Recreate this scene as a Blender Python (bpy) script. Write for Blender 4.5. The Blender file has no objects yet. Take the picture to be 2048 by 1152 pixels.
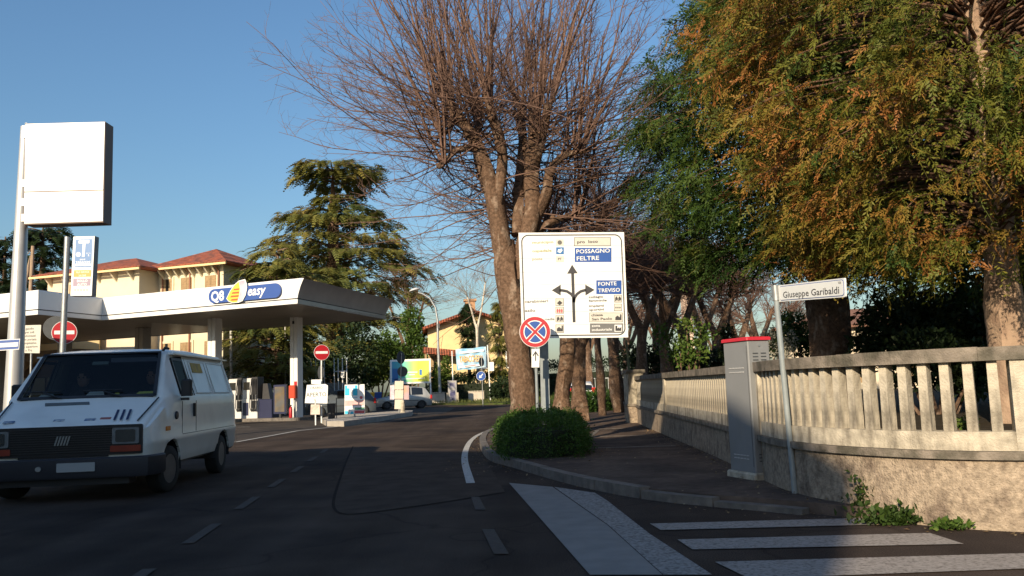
import bpy, math, random
import numpy as np
from mathutils import Vector, Matrix

random.seed(11)
rng = np.random.default_rng(11)
SC = bpy.context.scene
COL = SC.collection
PI = math.pi

# ------------------------------------------------------------------ camera
F_PX, CXP, CYP, CAM_H = 1704.0, 1024.0, 576.0, 1.3
PITCH, ROLL = math.atan(198 / 1704.0), 0.034
_c, _s, _cr, _sr = math.cos(PITCH), math.sin(PITCH), math.cos(ROLL), math.sin(ROLL)
FWD = Vector((0, _c, _s))
RIGHT = Vector((_cr, _sr * _s, -_sr * _c))
UP = Vector((_sr, -_cr * _s, _cr * _c))
cam = bpy.data.objects.new('camera', bpy.data.cameras.new('camera'))
COL.objects.link(cam)
cam.data.sensor_width = 36.0
cam.data.lens = F_PX / 2048 * 36
cam.data.clip_end = 3000
cam.matrix_world = Matrix(((RIGHT.x, UP.x, -FWD.x, 0), (RIGHT.y, UP.y, -FWD.y, 0), (RIGHT.z, UP.z, -FWD.z, CAM_H), (0, 0, 0, 1)))
SC.camera = cam

# ------------------------------------------------------------------ light
SUN_EL, SUN_AZ = math.radians(21), math.radians(24)      # shadows run 22 degrees to the right of straight ahead
sun_dir = Vector((math.sin(SUN_AZ) * math.cos(SUN_EL), math.cos(SUN_AZ) * math.cos(SUN_EL), -math.sin(SUN_EL)))
world = bpy.data.worlds.new('World')
SC.world = world
world.use_nodes = True
_nt = world.node_tree
_sky = _nt.nodes.new('ShaderNodeTexSky')
_sky.sky_type = 'NISHITA'
_sky.sun_disc = False
_sky.sun_elevation = SUN_EL
_sky.sun_rotation = math.radians(180) + SUN_AZ
_sky.air_density = 1.5
_sky.dust_density = 1.2
_sky.ozone_density = 6.5
_nt.links.new(_sky.outputs[0], _nt.nodes['Background'].inputs[0])
_nt.nodes['Background'].inputs[1].default_value = 0.102
_l = bpy.data.lights.new('sun', 'SUN')
_l.energy = 5.0
_l.angle = math.radians(0.55)
_l.color = (1.0, 0.83, 0.60)
sun = bpy.data.objects.new('sun', _l)
COL.objects.link(sun)
sun.rotation_euler = sun_dir.to_track_quat('-Z', 'Y').to_euler()
sun.location = (-20, -40, 40)
SC.view_settings.view_transform = 'Standard'
SC.view_settings.look = 'None'
SC.view_settings.exposure = 0.52
SC.view_settings.gamma = 1.0
SC.cycles.max_bounces = 6
SC.cycles.transparent_max_bounces = 6

# ------------------------------------------------------------------ helpers
def ray(px, py):
    return FWD + RIGHT * ((px - CXP) / F_PX) - UP * ((py - CYP) / F_PX)
def at(px, py, Y):
    """point at distance Y (metres ahead) that the photograph shows at pixel px, py"""
    d = ray(px, py); t = Y / d.y
    return Vector((d.x * t, Y, CAM_H + d.z * t))
def gnd(px, py, z=0.0):
    d = ray(px, py); t = (z - CAM_H) / d.z
    return Vector((d.x * t, d.y * t, z))

MATS = {}
def mat(name, col=None, rough=0.7, var=0.18, scale=6.0, bump=0.0, bscale=40.0, metal=0.0, col2=None, f2=0.5, s2=1.5, spec=0.5, coat=0.0, sharp=0.12, streak=0.0):
    """procedural principled material: colour broken up by two noises, a second colour in patches, fine relief"""
    if name in MATS: return MATS[name]
    m = bpy.data.materials.new(name); m.use_nodes = True
    nt = m.node_tree; b = nt.nodes['Principled BSDF']
    b.inputs['Roughness'].default_value = rough
    b.inputs['Metallic'].default_value = metal
    b.inputs['Specular IOR Level'].default_value = spec
    if coat: b.inputs['Coat Weight'].default_value = coat; b.inputs['Coat Roughness'].default_value = 0.15
    tc = nt.nodes.new('ShaderNodeTexCoord')
    def noise(s, det=4, off=0):
        n = nt.nodes.new('ShaderNodeTexNoise'); n.inputs['Scale'].default_value = s; n.inputs['Detail'].default_value = det
        nt.links.new(tc.outputs['Object'], n.inputs['Vector']); return n
    src = None
    if col2 is not None:
        n2 = noise(s2, 6)
        if streak:
            mp = nt.nodes.new('ShaderNodeMapping'); mp.inputs['Scale'].default_value = (1, 1, streak)
            nt.links.new(tc.outputs['Object'], mp.inputs['Vector']); nt.links.new(mp.outputs['Vector'], n2.inputs['Vector'])
        r = nt.nodes.new('ShaderNodeMapRange'); r.inputs['From Min'].default_value = f2 - sharp; r.inputs['From Max'].default_value = f2 + sharp
        nt.links.new(n2.outputs['Fac'], r.inputs['Value'])
        mx = nt.nodes.new('ShaderNodeMix'); mx.data_type = 'RGBA'
        mx.inputs['A'].default_value = (*col, 1); mx.inputs['B'].default_value = (*col2, 1)
        nt.links.new(r.outputs['Result'], mx.inputs['Factor'])
        src = mx.outputs['Result']
    if var > 0:
        n1 = noise(scale, 5)
        mr = nt.nodes.new('ShaderNodeMapRange'); mr.inputs['From Min'].default_value = 0.25; mr.inputs['From Max'].default_value = 0.75
        mr.inputs['To Min'].default_value = 1 - var; mr.inputs['To Max'].default_value = 1 + var
        nt.links.new(n1.outputs['Fac'], mr.inputs['Value'])
        mu = nt.nodes.new('ShaderNodeVectorMath'); mu.operation = 'SCALE'
        if src is not None: nt.links.new(src, mu.inputs[0])
        else: mu.inputs[0].default_value = col
        nt.links.new(mr.outputs['Result'], mu.inputs['Scale'])
        nt.links.new(mu.outputs['Vector'], b.inputs['Base Color'])
    elif src is not None: nt.links.new(src, b.inputs['Base Color'])
    else: b.inputs['Base Color'].default_value = (*col, 1)
    if bump > 0:
        nb = noise(bscale, 6); bp = nt.nodes.new('ShaderNodeBump'); bp.inputs['Strength'].default_value = min(1, bump); bp.inputs['Distance'].default_value = 0.02
        nt.links.new(nb.outputs['Fac'], bp.inputs['Height']); nt.links.new(bp.outputs['Normal'], b.inputs['Normal'])
    MATS[name] = m
    return m

def leaf_mat(name, stops, trans=0.25, rough=0.6):
    """foliage: colour picked per spray from the mesh attribute tint, part of the light shines through"""
    if name in MATS: return MATS[name]
    m = bpy.data.materials.new(name); m.use_nodes = True
    nt = m.node_tree; b = nt.nodes['Principled BSDF']; out = nt.nodes['Material Output']
    a = nt.nodes.new('ShaderNodeAttribute'); a.attribute_name = 'tint'
    r = nt.nodes.new('ShaderNodeValToRGB')
    while len(r.color_ramp.elements) < len(stops): r.color_ramp.elements.new(0.5)
    for e, (p, c) in zip(r.color_ramp.elements, stops): e.position = p; e.color = (*c, 1)
    nt.links.new(a.outputs['Fac'], r.inputs['Fac'])
    nt.links.new(r.outputs['Color'], b.inputs['Base Color'])
    b.inputs['Roughness'].default_value = rough; b.inputs['Specular IOR Level'].default_value = 0.25
    t = nt.nodes.new('ShaderNodeBsdfTranslucent'); nt.links.new(r.outputs['Color'], t.inputs['Color'])
    mx = nt.nodes.new('ShaderNodeMixShader'); mx.inputs[0].default_value = trans
    nt.links.new(b.outputs[0], mx.inputs[1]); nt.links.new(t.outputs[0], mx.inputs[2]); nt.links.new(mx.outputs[0], out.inputs['Surface'])
    MATS[name] = m
    return m

def glass_mat(name, tint=(0.35, 0.4, 0.4), refl=0.045):
    if name in MATS: return MATS[name]
    m = bpy.data.materials.new(name); m.use_nodes = True
    nt = m.node_tree; out = nt.nodes['Material Output']; nt.nodes.remove(nt.nodes['Principled BSDF'])
    t = nt.nodes.new('ShaderNodeBsdfTransparent'); t.inputs['Color'].default_value = (*tint, 1)
    g = nt.nodes.new('ShaderNodeBsdfGlossy'); g.inputs['Roughness'].default_value = 0.03
    mx = nt.nodes.new('ShaderNodeMixShader')
    mx.inputs[0].default_value = refl; nt.links.new(t.outputs[0], mx.inputs[1]); nt.links.new(g.outputs[0], mx.inputs[2])
    nt.links.new(mx.outputs[0], out.inputs['Surface'])
    MATS[name] = m
    return m

def link(o, parent=None):
    COL.objects.link(o)
    if parent is not None: o.parent = parent
    return o
def tag(o, label=None, cat=None, group=None, kind=None):
    if label: o['label'] = label
    if cat: o['category'] = cat
    if group: o['group'] = group
    if kind: o['kind'] = kind
    return o
def thing(name, label, cat, loc=(0, 0, 0), rz=0.0, group=None):
    o = bpy.data.objects.new(name, None); COL.objects.link(o)
    o.empty_display_size = 0.2
    o.location = loc; o.rotation_euler = (0, 0, rz)
    return tag(o, label, cat, group)

class MB:
    """collects shapes into one mesh"""
    def __init__(s, M=None): s.V = []; s.F = []; s.M = M
    def add(s, vs, fs):
        n = len(s.V)
        for v in vs:
            v = Vector(v); s.V.append(s.M @ v if s.M is not None else v)
        s.F += [tuple(i + n for i in f) for f in fs]
        return s
    def box(s, x0, y0, z0, x1, y1, z1):
        return s.add([(x0, y0, z0), (x1, y0, z0), (x1, y1, z0), (x0, y1, z0), (x0, y0, z1), (x1, y0, z1), (x1, y1, z1), (x0, y1, z1)],
                     [(3, 2, 1, 0), (4, 5, 6, 7), (0, 1, 5, 4), (1, 2, 6, 5), (2, 3, 7, 6), (3, 0, 4, 7)])
    def cbox(s, x0, y0, z0, x1, y1, z1, c=0.01):
        """box with chamfered vertical and top edges"""
        for (i, z) in ((0, z0), (1, z1 - c)): pass
        def ring(x0, y0, x1, y1, z, k): return [(x0 + k, y0, z), (x1 - k, y0, z), (x1, y0 + k, z), (x1, y1 - k, z), (x1 - k, y1, z), (x0 + k, y1, z), (x0, y1 - k, z), (x0, y0 + k, z)]
        vs = ring(x0, y0, x1, y1, z0, c) + ring(x0, y0, x1, y1, z1 - c, c) + ring(x0 + c, y0 + c, x1 - c, y1 - c, z1, c * 0.5)
        fs = [tuple(range(7, -1, -1)), tuple(range(16, 24))]
        for k in range(8):
            a, b = k, (k + 1) % 8
            fs += [(a, b, b + 8, a + 8), (a + 8, b + 8, b + 16, a + 16)]
        return s.add(vs, fs)
    def tube(s, pts, rad, n=8, cap=True):
        pts = [Vector(p) for p in pts]
        if not hasattr(rad, '__len__'): rad = [rad] * len(pts)
        vs, fs = [], []
        ref = None
        for i, p in enumerate(pts):
            t = (pts[min(i + 1, len(pts) - 1)] - pts[max(i - 1, 0)]).normalized()
            if ref is None: ref = t.orthogonal().normalized()
            u = (ref - t * ref.dot(t))
            u = u.normalized() if u.length > 1e-6 else t.orthogonal().normalized()
            ref = u; w = t.cross(u)
            for k in range(n):
                a = 2 * PI * k / n
                vs.append(p + (u * math.cos(a) + w * math.sin(a)) * rad[i])
        for i in range(len(pts) - 1):
            for k in range(n):
                a, b = i * n + k, i * n + (k + 1) % n
                fs.append((a, b, b + n, a + n))
        if cap: fs += [tuple(range(n - 1, -1, -1)), tuple(range((len(pts) - 1) * n, len(pts) * n))]
        return s.add(vs, fs)
    def plate(s, poly, y0, y1):
        """polygon in the x-z plane, given counter-clockwise seen from -y, extruded from y0 (front) to y1 (back)"""
        n = len(poly)
        vs = [(x, y0, z) for x, z in poly] + [(x, y1, z) for x, z in poly]
        fs = [tuple(range(n)), tuple(range(2 * n - 1, n - 1, -1))] + [(k, k + n, (k + 1) % n + n, (k + 1) % n) for k in range(n)]
        return s.add(vs, fs)
    def slab(s, poly, z0, z1):
        """polygon in plan, counter-clockwise, from z0 up to z1"""
        n = len(poly)
        vs = [(p[0], p[1], z0) for p in poly] + [(p[0], p[1], z1) for p in poly]
        fs = [tuple(range(n - 1, -1, -1)), tuple(range(n, 2 * n))] + [(k, (k + 1) % n, (k + 1) % n + n, k + n) for k in range(n)]
        return s.add(vs, fs)
    def lathe(s, prof, n=20, axis='z', c=(0, 0, 0)):
        vs, fs = [], []
        for r, h in prof:
            for k in range(n):
                a = 2 * PI * k / n
                x, y = r * math.cos(a), r * math.sin(a)
                v = (x, y, h) if axis == 'z' else ((h, x, y) if axis == 'x' else (x, h, y))
                vs.append((v[0] + c[0], v[1] + c[1], v[2] + c[2]))
        for i in range(len(prof) - 1):
            for k in range(n):
                a, b = i * n + k, i * n + (k + 1) % n
                fs.append((a, b, b + n, a + n))
        fs += [tuple(range(n - 1, -1, -1)), tuple(range((len(prof) - 1) * n, len(prof) * n))]
        return s.add(vs, fs)
    def mesh(s, name):
        me = bpy.data.meshes.new(name)
        me.from_pydata([tuple(v) for v in s.V], [], s.F); me.update()
        return me
    def build(s, name, m, parent=None, smooth=None):
        me = s.mesh(name)
        me.materials.append(m)
        if smooth:
            me.polygons.foreach_set('use_smooth', [True] * len(me.polygons))
            me.set_sharp_from_angle(angle=math.radians(smooth))
        o = bpy.data.objects.new(name, me)
        return link(o, parent)

def inst(me, name, parent=None, loc=(0, 0, 0), rz=0.0):
    o = bpy.data.objects.new(name, me); link(o, parent)
    o.location = loc; o.rotation_euler = (0, 0, rz)
    return o
def np_mesh(name, V, F, m, parent=None, tint=None, smooth=False):
    """V (n,3) and F (k,3 or 4) arrays"""
    me = bpy.data.meshes.new(name)
    V = np.ascontiguousarray(V, dtype=np.float32); F = np.ascontiguousarray(F, dtype=np.int32)
    k = F.shape[1]
    me.vertices.add(len(V)); me.vertices.foreach_set('co', V.ravel())
    me.loops.add(F.size); me.loops.foreach_set('vertex_index', F.ravel())
    me.polygons.add(len(F)); me.polygons.foreach_set('loop_start', np.arange(0, F.size, k, dtype=np.int32))
    if smooth: me.polygons.foreach_set('use_smooth', np.ones(len(F), dtype=bool))
    me.update(calc_edges=True)
    if tint is not None:
        a = me.attributes.new('tint', 'FLOAT', 'POINT'); a.data.foreach_set('value', np.ascontiguousarray(tint, dtype=np.float32))
    me.materials.append(m)
    o = bpy.data.objects.new(name, me)
    return link(o, parent)

def rrect(x0, z0, x1, z1, r=0.03, n=4):
    P = []
    for cx, cz, a0 in ((x1 - r, z0 + r, -90), (x1 - r, z1 - r, 0), (x0 + r, z1 - r, 90), (x0 + r, z0 + r, 180)):
        for k in range(n + 1):
            a = math.radians(a0 + 90 * k / n); P.append((cx + r * math.cos(a), cz + r * math.sin(a)))
    return P
def circ(cx, cz, r, n=32, rz=None):
    rz = rz or r
    return [(cx + r * math.cos(2 * PI * k / n), cz + rz * math.sin(2 * PI * k / n)) for k in range(n)]
def flat(parent, name, poly, y, m, th=0.003):
    return MB().plate(poly, y - th, y).build(name, m, parent)
_FONT = None
def text(parent, s, x, z, size, y, m, align='LEFT', bold=0.0, sx=1.0, shear=0.0, name='lettering', rot=0.0, th=0.0015, fit=None):
    cu = bpy.data.curves.new('t', 'FONT'); cu.body = s; cu.size = size; cu.align_x = align; cu.offset = bold * size; cu.shear = shear
    cu.resolution_u = 2; cu.space_line = 0.95
    o = bpy.data.objects.new('t', cu)
    me = bpy.data.meshes.new_from_object(o)
    bpy.data.objects.remove(o); bpy.data.curves.remove(cu)
    me.name = name; me.materials.clear(); me.materials.append(m)
    if fit:
        w = max(v.co.x for v in me.vertices) - min(v.co.x for v in me.vertices); sx = fit / max(w, 1e-6)
    t = bpy.data.objects.new(name, me); link(t, parent)
    t.location = (x, y - th, z); t.rotation_euler = (PI / 2, rot, 0); t.scale = (sx, 1, 1)
    return t

# ---- vectorised branches and sprays
def unit(a): return a / np.maximum(np.linalg.norm(a, axis=-1, keepdims=True), 1e-9)
def grow(o, d, L, nseg, lift=0.0, wob=0.1):
    """polylines (N,nseg+1,3) that start at o along d, bending by lift towards up"""
    N = len(o); P = np.zeros((N, nseg + 1, 3)); P[:, 0] = o; d = unit(d)
    L = np.broadcast_to(np.asarray(L, dtype=float), (N,))
    for k in range(nseg):
        d = unit(d + np.array([0, 0, 1.0]) * (np.asarray(lift).reshape(-1, 1) if np.ndim(lift) else lift) + rng.normal(0, wob, (N, 3)))
        P[:, k + 1] = P[:, k] + d * (L / nseg)[:, None]
    return P
def tubes(P, R, sides=3):
    N, K, _ = P.shape
    T = np.empty_like(P); T[:, 1:-1] = P[:, 2:] - P[:, :-2]; T[:, 0] = P[:, 1] - P[:, 0]; T[:, -1] = P[:, -1] - P[:, -2]
    T = unit(T)
    ref = np.where(np.abs(T[..., 2:3]) < 0.9, np.array([0, 0, 1.0]), np.array([1.0, 0, 0]))
    U = unit(np.cross(T, ref)); W = np.cross(T, U)
    a = 2 * PI * np.arange(sides) / sides
    V = P[:, :, None] + (U[:, :, None] * np.cos(a)[:, None] + W[:, :, None] * np.sin(a)[:, None]) * R[:, :, None, None]
    V = V.reshape(-1, 3)
    i = np.arange(N)[:, None, None] * K * sides; k = np.arange(K - 1)[None, :, None] * sides; s = np.arange(sides)[None, None, :]
    s2 = (s + 1) % sides
    Fq = np.stack([i + k + s, i + k + s2, i + k + sides + s2, i + k + sides + s], -1).reshape(-1, 4)
    return V, Fq
def merge(parts):
    V, Fs, n = [], [], 0
    for v, f in parts:
        V.append(v); Fs.append(f + n); n += len(v)
    return np.concatenate(V), np.concatenate(Fs)
def taper(N, K, r0, r1):
    t = np.linspace(0, 1, K)[None, :]
    r0 = np.broadcast_to(np.asarray(r0, dtype=float), (N,))[:, None]; r1 = np.broadcast_to(np.asarray(r1, dtype=float), (N,))[:, None]
    return r0 * (1 - t) + r1 * t
def side_twigs(P, n, L, ang=0.9, tmin=0.15, lift=0.02, nseg=3, wob=0.12, zb=0.0):
    """n twigs on each polyline of P; returns their polylines"""
    N, K, _ = P.shape
    idx = np.repeat(np.arange(N), n)
    t = rng.uniform(tmin, 0.98, N * n) * (K - 1); k = np.minimum(t.astype(int), K - 2); f = (t - k)[:, None]
    o = P[idx, k] * (1 - f) + P[idx, k + 1] * f
    d = unit(P[idx, k + 1] - P[idx, k])
    r = rng.normal(0, 1, (N * n, 3)); r -= d * (r * d).sum(1, keepdims=True); r = unit(r)
    dd = unit(d + r * ang + np.array([0, 0, zb]))
    LL = L * rng.uniform(0.5, 1.3, N * n) * (1.15 - 0.6 * t / (K - 1))
    return grow(o, dd, LL, nseg, lift, wob)

def frond(n=8, la=0.42, w=0.055, ang=55, droop=0.35, taper_=0.65):
    """one feathery spray: 2n narrow leaflets along a drooping axis; unit length along +x, (k,4,3)"""
    Q = []
    def ax(t): return np.array([t, 0, -droop * t * t])
    for i in range(n):
        t = 0.08 + 0.9 * i / (n - 1)
        b = ax(t)
        for sgn in (-1, 1):
            l = la * (1 - taper_ * t); a = math.radians(ang - 22 * t)
            d = np.array([math.cos(a), sgn * math.sin(a), -0.22]); p = np.array([-math.sin(a), sgn * math.cos(a), 0.0]) * w * 0.5
            e = b + d * l
            Q.append([b - p * 0.6, e * 0.55 + b * 0.45 - p * 1.3, e, e * 0.55 + b * 0.45 + p * 1.3])
    Q.append([ax(0) + [0, -w * .2, 0], ax(0.55) + [0, -w * .25, 0], ax(1.08), ax(0.55) + [0, w * .25, 0]])
    return np.array(Q)
def leaf_quad():
    return np.array([[[0, 0, 0], [0.45, -0.28, 0.05], [1, 0, -0.08], [0.45, 0.28, 0.05]]])
def spread(base, o, d, size, up=None, roll=0.5):
    """copies of the unit spray at points o along directions d; returns V, F, and the copy index of each vertex"""
    N = len(o); d = unit(d)
    up = np.broadcast_to(np.array([0, 0, 1.0]) if up is None else up, (N, 3)) + rng.normal(0, roll, (N, 3))
    y = unit(np.cross(up, d)); z = np.cross(d, y)
    B = base.reshape(-1, 3); s = np.broadcast_to(np.asarray(size, dtype=float), (N,))[:, None, None]
    V = o[:, None] + s * (B[None, :, 0:1] * d[:, None] + B[None, :, 1:2] * y[:, None] + B[None, :, 2:3] * z[:, None])
    return V.reshape(-1, 3), np.arange(N * len(B)).reshape(-1, 4), np.repeat(np.arange(N), len(B))
# ------------------------------------------------------------------ materials
def asphalt_mat():
    """dark asphalt: fine aggregate speckle, tar patches and hairline cracks"""
    m = mat('asphalt', (0.070, 0.053, 0.043), 0.97, 0.22, 1.3, 0.5, 180, col2=(0.042, 0.034, 0.031), f2=0.56, s2=0.35, spec=0.04)
    nt = m.node_tree; b = nt.nodes['Principled BSDF']; src = b.inputs['Base Color'].links[0].from_socket
    tc = nt.nodes.new('ShaderNodeTexCoord')
    v = nt.nodes.new('ShaderNodeTexVoronoi'); v.feature = 'DISTANCE_TO_EDGE'; v.inputs['Scale'].default_value = 0.35
    w = nt.nodes.new('ShaderNodeTexNoise'); w.inputs['Scale'].default_value = 1.2
    add = nt.nodes.new('ShaderNodeVectorMath'); add.operation = 'ADD'
    nt.links.new(tc.outputs['Object'], w.inputs['Vector']); nt.links.new(tc.outputs['Object'], add.inputs[0]); nt.links.new(w.outputs['Color'], add.inputs[1])
    nt.links.new(add.outputs[0], v.inputs['Vector'])
    r = nt.nodes.new('ShaderNodeMapRange'); r.inputs['From Min'].default_value = 0.0; r.inputs['From Max'].default_value = 0.012; r.inputs['To Min'].default_value = 0.75
    nt.links.new(v.outputs['Distance'], r.inputs['Value'])
    n = nt.nodes.new('ShaderNodeTexNoise'); n.inputs['Scale'].default_value = 90; n.inputs['Detail'].default_value = 2
    nt.links.new(tc.outputs['Object'], n.inputs['Vector'])
    r2 = nt.nodes.new('ShaderNodeMapRange'); r2.inputs['From Min'].default_value = 0.3; r2.inputs['From Max'].default_value = 0.75; r2.inputs['To Min'].default_value = 0.6; r2.inputs['To Max'].default_value = 1.55
    nt.links.new(n.outputs['Fac'], r2.inputs['Value'])
    mm = nt.nodes.new('ShaderNodeMath'); mm.operation = 'MULTIPLY'; nt.links.new(r.outputs[0], mm.inputs[0]); nt.links.new(r2.outputs[0], mm.inputs[1])
    sc = nt.nodes.new('ShaderNodeVectorMath'); sc.operation = 'SCALE'; nt.links.new(src, sc.inputs[0]); nt.links.new(mm.outputs[0], sc.inputs['Scale'])
    mp = nt.nodes.new('ShaderNodeMapping'); mp.inputs['Scale'].default_value = (1.1, 0.05, 1)      # long wheel tracks and oil drips down the lanes
    mp.inputs['Rotation'].default_value = (0, 0, 0.12)
    n3 = nt.nodes.new('ShaderNodeTexNoise'); n3.inputs['Scale'].default_value = 1.0; n3.inputs['Detail'].default_value = 5
    nt.links.new(tc.outputs['Object'], mp.inputs['Vector']); nt.links.new(mp.outputs['Vector'], n3.inputs['Vector'])
    r3 = nt.nodes.new('ShaderNodeMapRange'); r3.inputs['From Min'].default_value = 0.3; r3.inputs['From Max'].default_value = 0.7; r3.inputs['To Min'].default_value = 0.72; r3.inputs['To Max'].default_value = 1.25
    nt.links.new(n3.outputs['Fac'], r3.inputs['Value'])
    sc2 = nt.nodes.new('ShaderNodeVectorMath'); sc2.operation = 'SCALE'; nt.links.new(sc.outputs[0], sc2.inputs[0]); nt.links.new(r3.outputs[0], sc2.inputs['Scale'])
    nt.links.new(sc2.outputs[0], b.inputs['Base Color'])
    return m
ASPH = asphalt_mat()
ASPH2 = mat('asphalt_pale', (0.085, 0.072, 0.062), 0.9, 0.2, 2.0, 0.5, 150, col2=(0.06, 0.053, 0.048), f2=0.5, s2=0.8, spec=0.08)
PATCH = mat('asphalt_patch', (0.074, 0.057, 0.047), 0.97, 0.25, 3.0, 0.5, 200, spec=0.04)
PAVE = mat('pavement', (0.13, 0.096, 0.077), 0.9, 0.25, 8.0, 0.6, 90, col2=(0.075, 0.058, 0.05), f2=0.52, s2=1.2, spec=0.05)
KERB = mat('kerb_stone', (0.15, 0.13, 0.112), 0.85, 0.3, 9.0, 0.5, 60, col2=(0.10, 0.09, 0.08), f2=0.55, s2=4)
CONC = mat('concrete', (0.45, 0.40, 0.315), 0.9, 0.35, 9.0, 0.6, 60, col2=(0.16, 0.14, 0.11), f2=0.57, s2=7.0, spec=0.2, streak=0.22)
CONCD = mat('concrete_weathered', (0.23, 0.195, 0.16), 0.95, 0.3, 9.0, 0.6, 60, col2=(0.10, 0.09, 0.07), f2=0.52, s2=5, spec=0.2)
PLAST = mat('rough_plaster', (0.335, 0.268, 0.20), 0.95, 0.4, 22.0, 1.0, 55, col2=(0.17, 0.13, 0.10), f2=0.57, s2=5.5, spec=0.15, streak=0.7)
GRASSM = mat('grass_ground', (0.055, 0.075, 0.02), 0.95, 0.4, 3.0, 0.6, 30, col2=(0.09, 0.075, 0.035), f2=0.58, s2=1.0, spec=0.1)
SOIL = mat('soil', (0.045, 0.035, 0.022), 0.95, 0.4, 5, 0.6, 30, spec=0.1)
WHITE = mat('white_enamel', (0.78, 0.78, 0.76), 0.35, 0.03, 3)
SIGNW = mat('white_sign_face', (0.72, 0.73, 0.72), 0.4, 0.05, 4)
BLACK = mat('black_paint', (0.016, 0.016, 0.018), 0.5, 0.1, 5)
INK = mat('dark_ink', (0.03, 0.03, 0.035), 0.6, 0.1, 5)
GREYM = mat('galvanised_steel', (0.34, 0.35, 0.35), 0.45, 0.18, 14, metal=0.6)
POLEG = mat('grey_pole_paint', (0.22, 0.25, 0.26), 0.55, 0.15, 9)
SBLUE = mat('sign_blue', (0.012, 0.07, 0.30), 0.4, 0.06, 5)
SRED = mat('sign_red', (0.40, 0.014, 0.022), 0.4, 0.06, 5)
BACKG = mat('sign_back_grey', (0.05, 0.055, 0.06), 0.6, 0.15, 6)
TILE = mat('roof_tile', (0.36, 0.10, 0.05), 0.85, 0.35, 5, 0.2, 30, col2=(0.22, 0.08, 0.05), f2=0.56, s2=2)
YWALL = mat('yellow_render', (0.70, 0.53, 0.27), 0.9, 0.08, 1.2, 0.2, 40, col2=(0.6, 0.47, 0.26), f2=0.6, s2=0.5)
CREAM = mat('cream_render', (0.62, 0.55, 0.40), 0.9, 0.08, 1.0, 0.2, 40, col2=(0.55, 0.47, 0.31), f2=0.6, s2=0.5)
SHUT = mat('wood_shutter', (0.30, 0.20, 0.10), 0.7, 0.2, 6)
DGLASS = mat('dark_glass', (0.012, 0.014, 0.016), 0.08, 0.0, 1, spec=0.8)
DARKM = mat('dark_metal', (0.03, 0.03, 0.033), 0.5, 0.1, 6)
RUST = mat('copper_pipe', (0.25, 0.10, 0.05), 0.6, 0.15, 4)

def worn_paint(name, cov=0.55, s=7.0, col=(0.50, 0.49, 0.46)):
    """road paint worn through to the asphalt in flakes"""
    m = mat(name, col, 0.8, 0.18, 20, 0.3, 120, col2=(0.085, 0.07, 0.06), f2=cov, s2=s, spec=0.06, sharp=0.16)
    return m
PAINT = worn_paint('road_paint', 0.66, 30.0)
PAINTF = worn_paint('road_paint_faded', 0.50, 26.0, (0.085, 0.077, 0.07))
PAINTZ = worn_paint('zebra_paint', 0.62, 40.0, (0.33, 0.30, 0.275))
BANDL = mat('edge_band_smooth', (0.25, 0.235, 0.22), 0.85, 0.12, 4, 0.3, 150, spec=0.05)
BANDR = worn_paint('edge_band_flaking', 0.60, 34.0, (0.30, 0.285, 0.27))

# ------------------------------------------------------------------ ground, roads, pavements
def sheet(name, poly, z, m, kind='structure', label=None):
    me = bpy.data.meshes.new(name)
    me.from_pydata([(p[0], p[1], z) for p in poly], [], [tuple(range(len(poly)))]); me.update()
    me.materials.append(m)
    o = bpy.data.objects.new(name, me); link(o)
    tag(o, label=label, kind=kind)
    return o
sheet('ground', [(900 * math.cos(2 * PI * k / 48), 900 * math.sin(2 * PI * k / 48) + 200) for k in range(48)], -0.06, GRASSM)
sheet('road', [(-70, -40), (70, -40), (70, 7.5), (60, 130), (-70, 130)], 0.0, ASPH)
sheet('forecourt', [(-5.6, 34.6), (-3.9, 47.5), (-4.2, 60), (-12, 78), (-60, 88), (-60, 31), (-9.6, 24.3), (-7.9, 24.8), (-7.5, 31.5)], 0.004, ASPH2)
# patch of newer asphalt in our lane, its tar seam
sheet('asphalt_patch', [tuple(gnd(*p))[:2] for p in ((684, 1028), (710, 1029), (790, 1019), (900, 1003), (1010, 985), (960, 900), (706, 893), (690, 930), (676, 970), (667, 1003), (670, 1020))], 0.004, PATCH)

def catmull(P, step):
    P = [Vector(p) for p in P]
    out = []
    Q = [P[0] * 2 - P[1]] + P + [P[-1] * 2 - P[-2]]
    for i in range(1, len(Q) - 2):
        a, b, c, d = Q[i - 1], Q[i], Q[i + 1], Q[i + 2]
        n = max(2, int((c - b).length / 0.05))
        for k in range(n):
            t = k / n
            out.append(0.5 * ((2 * b) + (c - a) * t + (2 * a - 5 * b + 4 * c - d) * t * t + (3 * b - a - 3 * c + d) * t ** 3))
    out.append(P[-1])
    L = [0]
    for k in range(1, len(out)): L.append(L[-1] + (out[k] - out[k - 1]).length)
    n = max(1, int(L[-1] / step)); res = []; j = 0
    for k in range(n + 1):
        s = L[-1] * k / n
        while j < len(L) - 2 and L[j + 1] < s: j += 1
        f = (s - L[j]) / max(1e-9, L[j + 1] - L[j]); res.append(out[j] + (out[j + 1] - out[j]) * min(1, f))
    return res
def tang(P, i): return (P[min(i + 1, len(P) - 1)] - P[max(i - 1, 0)]).normalized()
def outw(t): return Vector((t.y, -t.x, 0)) if len(t) == 3 else Vector((t.y, -t.x))
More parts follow.
